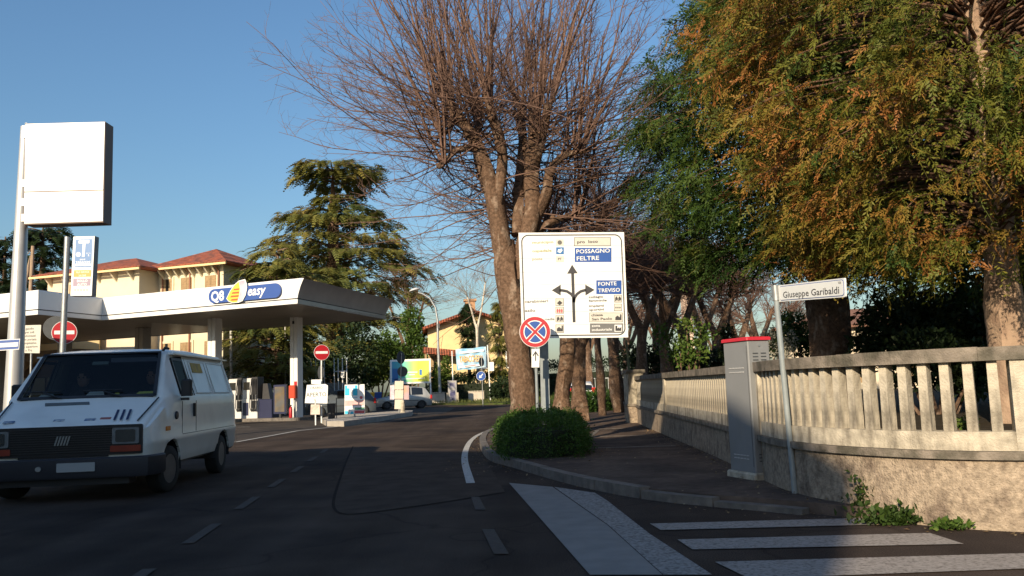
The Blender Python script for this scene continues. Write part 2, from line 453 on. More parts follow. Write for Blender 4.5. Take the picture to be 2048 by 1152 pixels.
def strip(mb, P, o0, o1, z0, z1):
    """wall-like solid along plan path P between offsets o0 (outer) and o1, heights z0 to z1"""
    n = len(P); vs = []
    for i, p in enumerate(P):
        w = outw(tang(P, i))
        for o, z in ((o0, z0), (o0, z1), (o1, z1), (o1, z0)):
            q = p + w * o; vs.append((q.x, q.y, z))
    fs = []
    for i in range(n - 1):
        a, b = i * 4, i * 4 + 4
        for k in range(4):
            k2 = (k + 1) % 4; fs.append((a + k, a + k2, b + k2, b + k))
    fs += [(3, 2, 1, 0), (n * 4 - 4, n * 4 - 3, n * 4 - 2, n * 4 - 1)]
    return mb.add(vs, fs)
def ribbon(name, P, w, z, m, label=None):
    mb = MB(); n = len(P); vs = []
    for i, p in enumerate(P):
        t = outw(tang(P, i))
        for o in (w / 2, -w / 2):
            q = p + t * o; vs.append((q.x, q.y, z))
    mb.add(vs, [(2 * i, 2 * i + 1, 2 * i + 3, 2 * i + 2) for i in range(n - 1)])
    o = mb.build(name, m); tag(o, label=label, kind='structure'); return o

KP = [(6.5, 62, 0), (2.6, 46, 0), (0.5, 32, 0), (-0.62, 25, 0), (-0.78, 21.5, 0), (-0.62, 18, 0), (-0.36, 15.5, 0), (0.02, 14.2, 0), (0.38, 12.9, 0), (0.74, 11.7, 0), (1.08, 10.75, 0), (1.5, 9.85, 0), (2.0, 9.2, 0), (2.4, 8.8, 0), (2.75, 8.4, 0), (3.1, 7.98, 0)]
KERBP = catmull(KP, 0.5)
WP = [(8.2, 48, 0), (5.0, 34, 0), (3.75, 27.5, 0), (3.5, 23.5, 0), (3.28, 18, 0), (3.12, 14, 0), (2.98, 11.5, 0), (2.88, 10, 0), (2.86, 9.3, 0), (2.95, 8.6, 0), (3.18, 8.0, 0), (3.5, 7.5, 0), (3.9, 7.15, 0), (4.5, 6.9, 0), (5.5, 6.75, 0), (7.5, 6.7, 0)]
SIDE = [(p.x, p.y) for p in KERBP] + [(3.5, 7.7), (3.6, 14), (4.2, 27), (5.5, 34), (9.2, 48), (12.5, 62)]
sw = MB().slab(SIDE[::-1], -0.05, 0.108).build('sidewalk', PAVE); tag(sw, kind='structure')
for i in range(0, len(KERBP) - 2, 2):
    seg = KERBP[i:i + 3]
    t = (seg[2] - seg[0]).normalized()
    seg = [seg[0] + t * 0.004, seg[1], seg[2] - t * 0.004]
    h = 0.125 + random.uniform(-0.003, 0.003)
    if seg[1].y < 10.2: h *= max(0.3, 1 - (10.2 - seg[1].y) / 2.6)
    strip(MB(), seg, 0.13, -0.02, -0.04, h).build('kerb_stone', KERB, sw)
for (a, b) in (((0.75, 16.35), (2.95, 16.15)), ((0.9, 20.0), (3.05, 19.6)), ((1.2, 23.2), (3.2, 23.0))):
    strip(MB(), [Vector((*a, 0)), Vector((*b, 0))], 0.06, -0.06, 0.09, 0.113).build('paving_band', KERB, sw)
strip(MB(), [Vector((0.72, 16.3, 0)), Vector((1.2, 17.6, 0)), Vector((1.55, 19.0, 0)), Vector((2.1, 22.5, 0))], 0.06, -0.06, 0.09, 0.116).build('paving_band', KERB, sw)

# tar seam round the patch
SEAM = [gnd(*p) for p in ((706, 893), (690, 930), (676, 970), (667, 1003), (670, 1020), (684, 1028), (710, 1029), (790, 1019), (900, 1003), (1010, 985))]
ribbon('tar_seam', catmull([(p.x, p.y, 0) for p in SEAM], 0.15), 0.035, 0.0065, mat('tar', (0.030, 0.024, 0.021), 0.95, 0.2, 9, spec=0.03))

# painted markings
def mark(name, poly, m, label, z=0.009): return sheet(name, poly, z, m, label=label)
def gq(*px): return [tuple(gnd(*p))[:2] for p in px]
ribbon('edge_line', catmull([(-0.66, 11.95, 0), (-0.95, 15.5, 0), (-1.1, 18.5, 0), (-1.15, 21.9, 0), (-1.0, 25, 0), (-0.4, 30, 0), (0.6, 36, 0)], 0.5), 0.12, 0.009, PAINT)
for a, b, c, d in (((942, 995), (958, 995), (972, 1021), (951, 1021)), ((964, 1060), (988, 1060), (1018, 1110), (988, 1110))):
    mark('edge_line_dash', gq(d, c, b, a), PAINTF, None)
for k in range(7):
    p0, p1 = Vector((-2.72, 5.6, 0)), Vector((-4.25, 18.5, 0)); L = (p1 - p0).length; t = (p1 - p0) / L
    a, b = p0 + t * (k * 2.25), p0 + t * (k * 2.25 + 1.15)
    w = Vector((0.055, 0, 0))
    mark('centre_line_dash', [tuple(v)[:2] for v in (a - w, a + w, b + w, b - w)], PAINTF, None)
mark('edge_band', gq((1180, 1152), (1325, 1152), (1215, 1052), (1105, 975), (1018, 967)), BANDL, None)
mark('edge_band', gq((1327, 1152), (1425, 1152), (1300, 1070), (1215, 1003), (1190, 987), (1108, 975), (1217, 1052)), BANDR, None)
mark('zebra_stripe', gq((1322, 1062), (1800, 1050), (1755, 1037), (1300, 1049)), PAINTZ, None)
mark('zebra_stripe', gq((1385, 1101), (1928, 1090), (1860, 1068), (1355, 1081)), PAINTZ, None)
mark('zebra_stripe', gq((1500, 1160), (2150, 1136), (2080, 1108), (1430, 1126)), PAINTZ, None)
ribbon('edge_line', [Vector((-12.5, 23.6, 0)), Vector((-8.0, 24.6, 0)), Vector((-7.8, 30.7, 0)), Vector((-6.5, 34.6, 0))], 0.13, 0.013, PAINT)
ribbon('edge_line', [Vector((-16.5, 38.3, 0)), Vector((-11.2, 36.2, 0))], 0.11, 0.013, PAINT)

# far verge behind the filling station, garden behind the wall
VERGE = [(-62, 90), (-14, 79), (-8, 76.5), (-3.2, 66.5), (-1.0, 65.5), (3, 69), (12, 79), (34, 100), (60, 150), (-62, 170)]
v = MB().slab(VERGE, -0.05, 0.12).build('verge', GRASSM); tag(v, kind='structure')
GARD = [(8.0, 6.75), (60, 6.9), (60, 140), (40, 100), (8.6, 48), (5.4, 34), (4.1, 27), (3.85, 23.5), (3.55, 18), (3.35, 12), (3.15, 9.5), (3.4, 8.2), (4.3, 7.1)]
g = MB().slab(GARD, -0.05, 0.55).build('garden_ground', SOIL); tag(g, kind='structure')

# ------------------------------------------------------------------ garden wall on the right
WALL = catmull(WP[2:], 0.092)
wall = thing('garden_wall', 'long weathered concrete wall with upright slats above rough plaster base', 'wall')
strip(MB(), WALL, 0.0, -0.3, -0.05, 0.57).build('plaster_base', PLAST, wall)
strip(MB(), WALL, 0.045, -0.3, 0.573, 0.64).build('ledge', CONCD, wall)
strip(MB(), WALL, 0.005, -0.2, 0.643, 0.80).build('lower_band', CONC, wall)
capn = 14
for k in range(0, len(WALL) - 1, capn):
    seg = WALL[k:k + capn + 1]
    if len(seg) < 2: continue
    strip(MB(), seg, 0.04 + random.uniform(-.003, .003), -0.26, 1.385, 1.50 + random.uniform(-.003, .003)).build('cap_stone', CONCD, wall)
slat = MB()
slat.add([(-0.042, -0.06, 0), (0.042, -0.06, 0), (0.036, 0.045, 0), (-0.036, 0.045, 0), (-0.038, -0.055, 0.585), (0.038, -0.055, 0.585), (0.033, 0.045, 0.585), (-0.033, 0.045, 0.585)],
         [(3, 2, 1, 0), (4, 5, 6, 7), (0, 1, 5, 4), (1, 2, 6, 5), (2, 3, 7, 6), (3, 0, 4, 7)])
slat_me = slat.mesh('slat'); slat_me.materials.append(CONC)
pill = MB(); pill.box(-0.15, -0.085, 0, 0.15, 0.10, 0.74); pill_me = pill.mesh('pillar'); pill_me.materials.append(CONC)
pil_y = [19.2, 10.35]
for i in range(1, len(WALL) - 1, 2):
    p = WALL[i]; t = tang(WALL, i)
    rz = math.atan2(t.y, t.x)
    near_p = any(abs(p.y - y) < 0.26 and p.x < 3.8 for y in pil_y) or (4.02 < p.x < 4.35)
    if near_p: continue
    o = inst(slat_me, 'slat', wall, (p.x - outw(t).x * 0.075, p.y - outw(t).y * 0.075, 0.80), rz + random.uniform(-.03, .03))
for y in pil_y:
    i = min(range(len(WALL)), key=lambda j: abs(WALL[j].y - y)); t = tang(WALL, i); w = outw(t)
    inst(pill_me, 'pillar', wall, (WALL[i].x - w.x * 0.07, WALL[i].y - w.y * 0.07, 0.643), math.atan2(t.y, t.x))
i = min(range(len(WALL)), key=lambda j: abs(WALL[j].x - 4.2) + (WALL[j].y > 8) * 9); t = tang(WALL, i); w = outw(t)
inst(pill_me, 'pillar', wall, (WALL[i].x - w.x * 0.075, WALL[i].y - w.y * 0.075, 0.643), math.atan2(t.y, t.x))

# gate posts at the wall's far end
for k, (x, y, wd, lab) in enumerate(((3.62, 26.2, 0.5, 'broader concrete gate post with flat cap, nearer of two along pavement'), (3.98, 29.6, 0.42, 'slimmer concrete gate post with flat cap, farther of two along pavement'))):
    gp = thing('gate_post', lab, 'post', (x, y, 0.1), 0.12, 'gate posts at end of wall')
    MB().cbox(-wd / 2, -wd / 2, 0.0, wd / 2, wd / 2, 0.5, 0.01).build('plinth', PLAST, gp)
    MB().cbox(-wd / 2 - .03, -wd / 2 - .03, 0.503, wd / 2 + .03, wd / 2 + .03, 0.57, 0.01).build('ledge', CONCD, gp)
    MB().cbox(-wd / 2 + .01, -wd / 2 + .01, 0.573, wd / 2 - .01, wd / 2 - .01, 1.5, 0.01).build('shaft', CONC, gp)
    MB().cbox(-wd / 2 - .05, -wd / 2 - .05, 1.503, wd / 2 + .05, wd / 2 + .05, 1.6, 0.015).build('cap', CONCD, gp)
fw = thing('boundary_wall', 'plain low concrete wall running on beyond the gate posts', 'wall', (0, 0, 0))
FW = [Vector(p) for p in ((8.6, 48, 0), (5.35, 35.5, 0), (4.35, 30.6, 0))]
strip(MB(), FW, 0, -0.25, 0.0, 1.35).build('wall_face', CONC, fw)
strip(MB(), FW, 0.05, -0.3, 1.353, 1.45).build('cap_stone', CONCD, fw)
ga = thing('garden_gate', 'dark metal garden gate between the two concrete posts', 'gate', (0, 0, 0.12))
a, b = Vector((3.70, 26.6)), Vector((3.98, 29.3))
for k in range(12):
    q = a.lerp(b, (k + .5) / 12)
    MB().box(q.x - .012, q.y - .012, 0.05, q.x + .012, q.y + .012, 1.3).build('bar', DARKM, ga)
for z in (0.1, 1.25):
    strip(MB(), [Vector((*a, 0)), Vector((*b, 0))], 0.02, -0.02, z, z + .05).build('rail', DARKM, ga)

# ------------------------------------------------------------------ buildings
def hip_roof(mb, x0, x1, y0, y1, z, h, ov=0.7, th=0.12):
    X0, X1, Y0, Y1 = x0 - ov, x1 + ov, y0 - ov, y1 + ov
    d = min(X1 - X0, Y1 - Y0) / 2
    if X1 - X0 >= Y1 - Y0: r0, r1 = (X0 + d, (Y0 + Y1) / 2), (X1 - d, (Y0 + Y1) / 2)
    else: r0, r1 = ((X0 + X1) / 2, Y0 + d), ((X0 + X1) / 2, Y1 - d)
    vs = [(X0, Y0, z), (X1, Y0, z), (X1, Y1, z), (X0, Y1, z), (X0, Y0, z + th), (X1, Y0, z + th), (X1, Y1, z + th), (X0, Y1, z + th), (*r0, z + h), (*r1, z + h)]
    fs = [(3, 2, 1, 0), (0, 1, 5, 4), (1, 2, 6, 5), (2, 3, 7, 6), (3, 0, 4, 7)]
    if X1 - X0 >= Y1 - Y0: fs += [(4, 5, 9, 8), (5, 6, 9), (6, 7, 8, 9), (7, 4, 8)]
    else: fs += [(4, 5, 8), (5, 6, 9, 8), (6, 7, 9), (7, 4, 8, 9)]
    mb.add(vs, fs)
def tile_mat():
    """clay pantiles: rolls up the slope and courses across it, as relief"""
    m = mat('pantiles', (0.40, 0.105, 0.05), 0.85, 0.4, 3.5, 0.0, 30, col2=(0.24, 0.085, 0.055), f2=0.54, s2=1.6)
    nt = m.node_tree; b = nt.nodes['Principled BSDF']; tc = nt.nodes.new('ShaderNodeTexCoord')
    hs = []
    for ax, s in (('X', 1.25), ('Z', 2.2)):
        w = nt.nodes.new('ShaderNodeTexWave'); w.bands_direction = ax; w.inputs['Scale'].default_value = s; w.inputs['Distortion'].default_value = 0.6; w.inputs['Detail'].default_value = 2
        nt.links.new(tc.outputs['Object'], w.inputs['Vector']); hs.append(w)
    ad = nt.nodes.new('ShaderNodeMath'); ad.operation = 'ADD'; nt.links.new(hs[0].outputs['Fac'], ad.inputs[0]); nt.links.new(hs[1].outputs['Fac'], ad.inputs[1])
    bp = nt.nodes.new('ShaderNodeBump'); bp.inputs['Distance'].default_value = 0.12; bp.inputs['Strength'].default_value = 0.9
    nt.links.new(ad.outputs[0], bp.inputs['Height']); nt.links.new(bp.outputs['Normal'], b.inputs['Normal'])
    return m
PANT = tile_mat()

def window(parent, x0, z0, x1, z1, y, m=SHUT, open_=False):
    """shuttered window standing in a surround on a facade whose face is at y"""
    w = MB()
    for (a, b, c, d) in ((x0 - .14, z1, x1 + .14, z1 + .16), (x0 - .14, z0 - .12, x1 + .14, z0), (x0 - .14, z0, x0, z1), (x1, z0, x1 + .14, z1)):
        w.box(a, y - .07, b, c, y + .03, d)
    f = w.build('window', CREAM if m is SHUT else WHITE, parent)
    if open_:
        MB().box(x0, y - .012, z0, x1, y + .02, z1).build('pane', DGLASS, f)
        for s in (x0, x1 - .3): MB().box(s, y - .05, z0, s + .3, y - .015, z1).build('shutter', m, f)
    else:
        xm = (x0 + x1) / 2
        for a, b in ((x0, xm - .015), (xm + .015, x1)):
            sh = MB(); sh.box(a, y - .04, z0, b, y + .02, z1)
            n = 9
            for k in range(n): zz = z0 + .08 + (z1 - z0 - .2) * k / n; sh.box(a + .06, y - .06, zz, b - .06, y - .04, zz + .09)
            sh.build('shutter', m, f)
    return f

# villa with the red hip roof behind the canopy: local x runs along its front towards the right
EZ = 10.4
pr, pl = gnd(447, 529, EZ), gnd(318, 541, EZ)
ex = (pr - pl).normalized(); rzv = math.atan2(ex.y, ex.x)
vil = thing('villa', 'pale yellow two-storey villa with red hipped roofs behind the canopy', 'building', (pl.x, pl.y, 0), rzv)
Wv = (pr - pl).length
MB().box(0, 0, 0, Wv, 5.5, EZ).build('wall', CREAM, vil)
MB().box(-8.2, -1.9, 0, -0.003, 5, EZ - 0.15).build('wing_wall', CREAM, vil)
m_ = MB(); hip_roof(m_, 0, Wv, 0, 5.5, EZ + 0.02, 1.7, 0.8); rf = m_.build('roof', PANT, vil)
m_ = MB(); hip_roof(m_, -8.2, 0, -1.9, 5, EZ - 0.13, 1.5, 0.75); m_.build('wing_roof', PANT, vil)
for x in (0.4, Wv * .5, Wv - .35): MB().tube([(x, -.09, 0), (x, -.09, EZ - .4), (x + .05, -.6, EZ - .1)], 0.06, 8).build('drainpipe', RUST, vil)
MB().box(-.85, -.92, EZ - .12, Wv + .85, -.80, EZ + .02).build('gutter', YWALL, vil)
MB().box(-9.05, -2.78, EZ - .28, .75, -2.66, EZ - .14).build('gutter', YWALL, vil)
for k in range(8):
    x = 0.5 + (Wv - 1) * k / 7
    MB().add([(x - .06, 0, EZ - .75), (x + .06, 0, EZ - .75), (x + .06, 0, EZ - .02), (x - .06, 0, EZ - .02), (x - .06, -.68, EZ - .16), (x + .06, -.68, EZ - .16), (x + .06, -.68, EZ - .02), (x - .06, -.68, EZ - .02)],
             [(0, 1, 5, 4), (3, 7, 6, 2), (0, 4, 7, 3), (1, 2, 6, 5), (4, 5, 6, 7), (0, 3, 2, 1)]).build('eaves_bracket', CREAM, vil)
for k in range(6):
    x = -7.8 + 7.3 * k / 5
    MB().add([(x - .06, -1.9, EZ - .9), (x + .06, -1.9, EZ - .9), (x + .06, -1.9, EZ - .17), (x - .06, -1.9, EZ - .17), (x - .06, -2.55, EZ - .3), (x + .06, -2.55, EZ - .3), (x + .06, -2.55, EZ - .17), (x - .06, -2.55, EZ - .17)],
             [(0, 1, 5, 4), (3, 7, 6, 2), (0, 4, 7, 3), (1, 2, 6, 5), (4, 5, 6, 7), (0, 3, 2, 1)]).build('eaves_bracket', CREAM, vil)
for zz in (EZ - 2.45, EZ - 7.0):
    window(vil, 0.35 * 1.0, zz, 0.35 + .85, zz + 1.75, 0, SHUT, True)
    window(vil, Wv * .36, zz, Wv * .36 + .95, zz + 1.75, 0)
    window(vil, Wv * .73, zz, Wv * .73 + .95, zz + 1.75, 0)
    window(vil, -6.1, zz - .1, -5.3, zz + 1.65, -1.9); window(vil, -4.8, zz - .1, -4.0, zz + 1.65, -1.9)
# low roof seen at the far left above the canopy
lr = thing('low_building', 'low building with orange tile roof, far left above canopy edge', 'building', (-36.5, 60, 0), 0.35)
MB().box(-10, -4, 0, 7, 6, 7.0).build('wall', YWALL, lr)
m_ = MB(); hip_roof(m_, -10, 7, -4, 6, 7.02, 1.7, 0.6); m_.build('roof', PANT, lr)

# gabled yellow house beyond the road
H0 = at(925, 700, 85)
yh = thing('gabled_house', 'warm yellow gabled house with brick chimney behind the banner', 'house', (H0.x + 1.0, 85, 0), 0.10)
zr = at(930, 620, 85).z; ze = at(856, 656, 85).z; hw = 4.9
zel = zr - (zr - ze) * 1.0
mb = MB(); mb.plate([(-hw + .5, 0), (hw + 1.5, 0), (hw + 1.5, zr - (zr - zel) / hw * (hw + 1.5) - .25), (0, zr - .25), (-hw + .5, zel + .15)], 0, 9); mb.build('wall', YWALL, yh)
rr = MB()
for s, e in ((-1, hw), (1, hw + 2)):
    za = zr - (zr - zel) / hw * e
    P = [(0, -1.0, zr), (s * e, -1.0, za), (s * e, 10, za), (0, 10, zr), (0, -1.0, zr - .28), (s * e, -1.0, za - .28), (s * e, 10, za - .28), (0, 10, zr - .28)]
    rr.add(P, [(0, 3, 2, 1), (4, 5, 6, 7), (0, 1, 5, 4), (1, 2, 6, 5), (2, 3, 7, 6)] if s > 0 else [(1, 2, 3, 0), (7, 6, 5, 4), (4, 5, 1, 0), (5, 6, 2, 1), (6, 7, 3, 2)])
hr = rr.build('roof', PANT, yh)
ch = MB(); ch.box(-.5, 2, zr - 1.2, .5, 3, zr + 1.1); ch.box(-.65, 1.85, zr + 1.1, .65, 3.15, zr + 1.3); ch.build('chimney', mat('chimney_brick', (.42, .24, .13), .9, .2, 4), hr)
po = MB(); po.add([(-4.9, -1.9, 4.85), (-1.7, -1.9, 4.45), (-1.7, 0, 5.0), (-4.9, 0, 5.4), (-4.9, -1.9, 5.0), (-1.7, -1.9, 4.6), (-1.7, 0, 5.15), (-4.9, 0, 5.55)], [(3, 2, 1, 0), (4, 5, 6, 7), (0, 1, 5, 4), (1, 2, 6, 5), (2, 3, 7, 6), (3, 0, 4, 7)])
po.build('porch_roof', PANT, yh)
MB().box(-4.4, -.05, 0.4, -3.2, .05, 4.6).build('door', SHUT, yh)
window(yh, .2, 3.3, 1.3, 4.9, 0, mat('brown_shutter', (.12, .06, .03), .7)); window(yh, 3.4, 3.3, 4.5, 4.9, 0, mat('brown_shutter', (.12, .06, .03), .7))
MB().box(-4.75, -1.75, 0, -4.55, -1.55, 4.8).build('porch_post', SHUT, yh)

# small house seen between the conifer trunks
p = at(1712, 640, 46)
sh = thing('small_house', 'cream house with brown tile roof between the conifer trunks', 'house', (p.x + .6, 46, 0), -0.25)
zs = at(1712, 655, 46).z
MB().box(-4.5, 0, 0, 4.5, 7, zs).build('wall', mat('cream_wall', (.62, .52, .38), .9, .1, 2), sh)
m_ = MB(); hip_roof(m_, -4.5, 4.5, 0, 7, zs + .02, 1.25, .5); m_.build('roof', mat('brown_tile', (.20, .10, .065), .9, .35, 6, .3, 20), sh)
window(sh, -1.1, .9, -.1, 2.1, 0); window(sh, 1.6, .9, 2.6, 2.1, 0)
# thin bell tower far behind the bare trees
p = at(1372, 600, 300)
bt = thing('bell_tower', 'slender pale pink bell tower far behind the bare trees', 'tower', (p.x, 300, 0), 0.15)
BTM = mat('tower_stone', (.60, .43, .33), .9, .12, .4)
MB().box(-1.5, -1.5, 0, 1.5, 1.5, 40).build('shaft', BTM, bt)
MB().box(-1.75, -1.75, 40.01, 1.75, 1.75, 40.8).build('cornice', WHITE, bt)
be = MB()
for sx in (-1.35, 1.35):
    for sy in (-1.35, 1.35): be.box(sx - .3, sy - .3, 40.8, sx + .3, sy + .3, 45)
be.box(-1.65, -1.65, 45.0, 1.65, 1.65, 45.6); be.build('belfry', BTM, bt)
MB().add([(-1.6, -1.6, 45.61), (1.6, -1.6, 45.61), (1.6, 1.6, 45.61), (-1.6, 1.6, 45.61), (0, 0, 51)], [(0, 1, 4), (1, 2, 4), (2, 3, 4), (3, 0, 4), (3, 2, 1, 0)]).build('spire', TILE, bt)
for z in (12, 20, 28, 35): MB().box(-.3, -1.56, z, .3, -1.45, z + 1.4).build('window', DARKM, bt)

# houses behind the camera whose shade lies over the junction
uv = lambda u, s: (u * math.cos(SUN_AZ) + s * math.sin(SUN_AZ), -u * math.sin(SUN_AZ) + s * math.cos(SUN_AZ))
o_ = uv(-4.9, -14)
bh = thing('corner_house', 'tall gabled house behind the viewer at the corner of the junction', 'house', (*o_, 0), -SUN_AZ)
mb = MB(); mb.plate([(-4.3, 0), (4.3, 0), (4.3, 9.0), (0, 13.2), (-4.3, 9.0)], -9, 0); mb.build('wall', CREAM, bh)
rb = MB()
for s in (-1, 1):
    P = [(0, -9.3, 13.45), (s * 4.45, -9.3, 9.1), (s * 4.45, 0.1, 9.1), (0, 0.1, 13.45), (0, -9.3, 13.22), (s * 4.45, -9.3, 8.87), (s * 4.45, 0.1, 8.87), (0, 0.1, 13.22)]
    rb.add(P, [(0, 1, 2, 3), (7, 6, 5, 4), (4, 5, 1, 0), (5, 6, 2, 1), (6, 7, 3, 2)] if s < 0 else [(3, 2, 1, 0), (4, 5, 6, 7), (0, 1, 5, 4), (1, 2, 6, 5), (2, 3, 7, 6)])
rb.build('roof', PANT, bh)
o_ = uv(-21, -14.5)
bl = thing('apartment_block', 'long flat-roofed block behind the viewer beside the corner house', 'building', (*o_, 0), -SUN_AZ)
MB().box(-16, -9, 0, 13.5, -.6, 11.5).build('wall', CREAM, bl)
MB().box(-16.2, -9.2, 11.503, 13.7, -.5, 11.95).build('roof', CONC, bl)
# ------------------------------------------------------------------ filling station
def on_plane(px, py, O, rz):
    """local (x, z) of a pixel on the upright plane through O whose local x axis is turned by rz"""
    n = Vector((math.sin(rz), -math.cos(rz), 0)); d = ray(px, py); C = Vector((0, 0, CAM_H)); O = Vector(O)
    P = C + d * (n.dot(O - C) / n.dot(d))
    return ((P - O).dot(Vector((math.cos(rz), math.sin(rz), 0))), P.z - O.z)
FASC = mat('fascia_white', (0.74, 0.74, 0.73), 0.35, 0.04, 0.8, col2=(0.66, 0.65, 0.63), f2=0.6, s2=0.6)
STEEL = mat('fascia_steel', (0.36, 0.34, 0.32), 0.38, 0.12, 1.5, metal=0.55)
SOFF = mat('soffit_metal', (0.40, 0.35, 0.29), 0.32, 0.12, 0.7, metal=0.5)
CA = Vector((-9.24, 36.43, 0)); RZC = math.atan2(-4.62, 10.66)
can = thing('filling_station_canopy', 'long white-edged filling station canopy with blue oval logo board', 'canopy', CA, RZC)
_cx = Vector((math.cos(RZC), math.sin(RZC), 0)); _cy = Vector((-math.sin(RZC), math.cos(RZC), 0))
toC = lambda x, y: ((Vector((x, y, 0)) - CA).dot(_cx), (Vector((x, y, 0)) - CA).dot(_cy))
CP = [toC(*p) for p in ((-9.24, 36.43), (-6.9, 46.13), (-17.9, 50.9), (-36, 58.5), (-44, 47.3), (-20.9, 37.3), (-19.85, 41.02))]
def offset_poly(P, o, front=None):
    """polygon moved outwards by o; edges listed in front move by front instead"""
    n = len(P); R = []
    if front is not None:
        for i in range(n):
            a, b, c = Vector(P[i - 1]), Vector(P[i]), Vector(P[(i + 1) % n])
            t0, t1 = (b - a).normalized(), (c - b).normalized()
            n0, n1 = Vector((t0.y, -t0.x)), Vector((t1.y, -t1.x))
            o0 = front if (i - 1) % n in (4, 5, 6) else o; o1 = front if i in (4, 5, 6) else o
            k = n0.dot(n1); det = 1 - k * k
            R.append(tuple(b + n0 * ((o0 - k * o1) / det) + n1 * ((o1 - k * o0) / det)) if det > 0.02 else tuple(b + n0 * o0))
        return R
    for i in range(n):
        a, b, c = Vector(P[i - 1]), Vector(P[i]), Vector(P[(i + 1) % n])
        t0, t1 = (b - a).normalized(), (c - b).normalized()
        n0, n1 = Vector((t0.y, -t0.x)), Vector((t1.y, -t1.x))
        m_ = (n0 + n1); m_ = m_ / max(0.2, m_.dot(n0) if m_.dot(n0) else 1)
        R.append(tuple(b + m_ * o))
    return R
PROFS = [('fascia_panel', [(0.0, 5.42), (0.03, 5.55), (0.09, 5.72), (0.17, 5.92), (0.30, 6.16), (0.36, 6.24), (0.25, 6.26), (-0.3, 6.2)]),
         ('drip_strip', [(-0.02, 5.17), (0.0, 5.18), (0.02, 5.37), (-0.02, 5.375)]), ('shadow_gap', [(-0.04, 5.36), (-0.04, 5.44)])]
for nm, pr_ in PROFS:
    rings = [(offset_poly(CP, o, o * 0.12 if nm == 'fascia_panel' else o), z) for o, z in pr_]
    for e in range(len(CP)):
        e2 = (e + 1) % len(CP)
        cuts = [0, 0.36, 0.68, 1] if (nm == 'fascia_panel' and e in (6, 4)) else [0, 1]
        for ci in range(len(cuts) - 1):
            f0, f1 = cuts[ci] + (0.0006 if ci else 0), cuts[ci + 1]
            mb = MB(); vs = []
            for R, z in rings:
                a, b = Vector(R[e]), Vector(R[e2])
                for f in (f0, f1): q = a.lerp(b, f); vs.append((q.x, q.y, z))
            mb.add(vs, [(2 * k, 2 * k + 1, 2 * k + 3, 2 * k + 2) for k in range(len(rings) - 1)])
            front = e in (4, 6, 5)
            mb.build(nm, DARKM if nm == 'shadow_gap' else (FASC if front else STEEL), can, 50)
MB().slab(offset_poly(CP, -0.02), 5.2, 5.3).build('soffit', SOFF, can)
MB().slab(offset_poly(CP, -0.35), 5.9, 6.12).build('roof', GREYM, can)
# soffit ribs
for k in range(26):
    y0 = 0.35 + k * 0.37
    MB().box(-11.2, y0, 5.185, -0.5 + 0.17 * (y0 - 5) * 0, y0 + 0.02, 5.199).build('soffit_rib', SOFF, can)
WCOL = mat('white_column', (0.70, 0.70, 0.68), 0.5, 0.06, 2)
GCOL = mat('grey_column', (0.33, 0.31, 0.29), 0.5, 0.08, 2)
for k, (x, y, w) in enumerate(((-11.05, 43.3, .46), (-14.85, 42.3, .5), (-20.3, 46.6, .6), (-25.2, 47.8, .55), (-30.5, 50.5, .55))):
    lx, ly = toC(x, y); mb = MB()
    mb.cbox(lx - w / 2, ly - w / 2, 0.0, lx - .015, ly + w / 2, 5.199, .02); mb.cbox(lx + .015, ly - w / 2, 0.0, lx + w / 2, ly + w / 2, 5.199, .02)
    mb.box(lx - .02, ly - w / 2 + .04, 0, lx + .02, ly + w / 2 - .04, 5.19)
    col_ = mb.build('column', WCOL if k in (0, 1) else GCOL, can)
    if k == 0:
        MB().box(lx - .05, ly - w / 2 - .03, 4.85, lx + .05, ly - w / 2, 5.0).build('camera_bracket', DARKM, col_)
        s_ = MB(); s_.box(lx + .03, ly - w / 2 - .006, 1.55, lx + .21, ly - w / 2 - .002, 1.95); s_ = s_.build('extinguisher_sign', SRED, col_)
# logo board
LB = mat('logo_blue', (0.035, 0.085, 0.30), 0.4, 0.04, 2); LY = mat('logo_yellow', (0.85, 0.50, 0.06), 0.45, 0.05, 3); LR = mat('logo_red', (0.75, 0.10, 0.03), 0.45, 0.05, 3)
LP = mat('logo_pink', (0.70, 0.22, 0.30), 0.45, 0.1, 2, col2=(0.75, 0.55, 0.6), f2=0.5, s2=1.2)
Z0 = 0
def cp(px, py): return on_plane(px, py, CA, RZC)
lo = MB()
xa, xb = cp(421, 590)[0], cp(565, 585)[0]; zb, zt = 5.50, 6.14
lo.plate(rrect(xa, zb, xb, zt, 0.315, 8), -.12, -.05); lo = lo.build('logo_board', LB, can)
wide = xb - xa
text(lo, 'Q8', xa + wide * .035, 5.60, 0.62, -.123, WHITE, 'LEFT', 0.03, 0.92)
text(lo, 'easy', xa + wide * .545, 5.70, 0.60, -.123, WHITE, 'LEFT', 0.02, 0.92, 0.25)
ex0 = xa + wide * .265; ew = wide * .29
def sail(pts): return [(ex0 + ew * a, 5.42 + 1.02 * b) for a, b in pts]
OUT = [(0.0, .22), (.12, .08), (.32, .0), (.6, .0), (.78, .06), (.93, .3), (1.0, .62), (.97, .82), (.9, 1.0), (.6, .96), (.38, .8), (.18, .55)]
flat(lo, 'emblem_rim', sail(OUT), -.15, WHITE, .02)
flat(lo, 'emblem_sail', sail([(.03, .22), (.14, .1), (.33, .03), (.52, .03), (.62, .3), (.66, .6), (.60, .92), (.40, .77), (.2, .53)]), -.174, LY, .004)
flat(lo, 'emblem_sail', sail([(.54, .03), (.76, .09), (.90, .32), (.96, .62), (.93, .82), (.88, .96), (.62, .92), (.68, .6), (.64, .3)]), -.174, LP, .004)
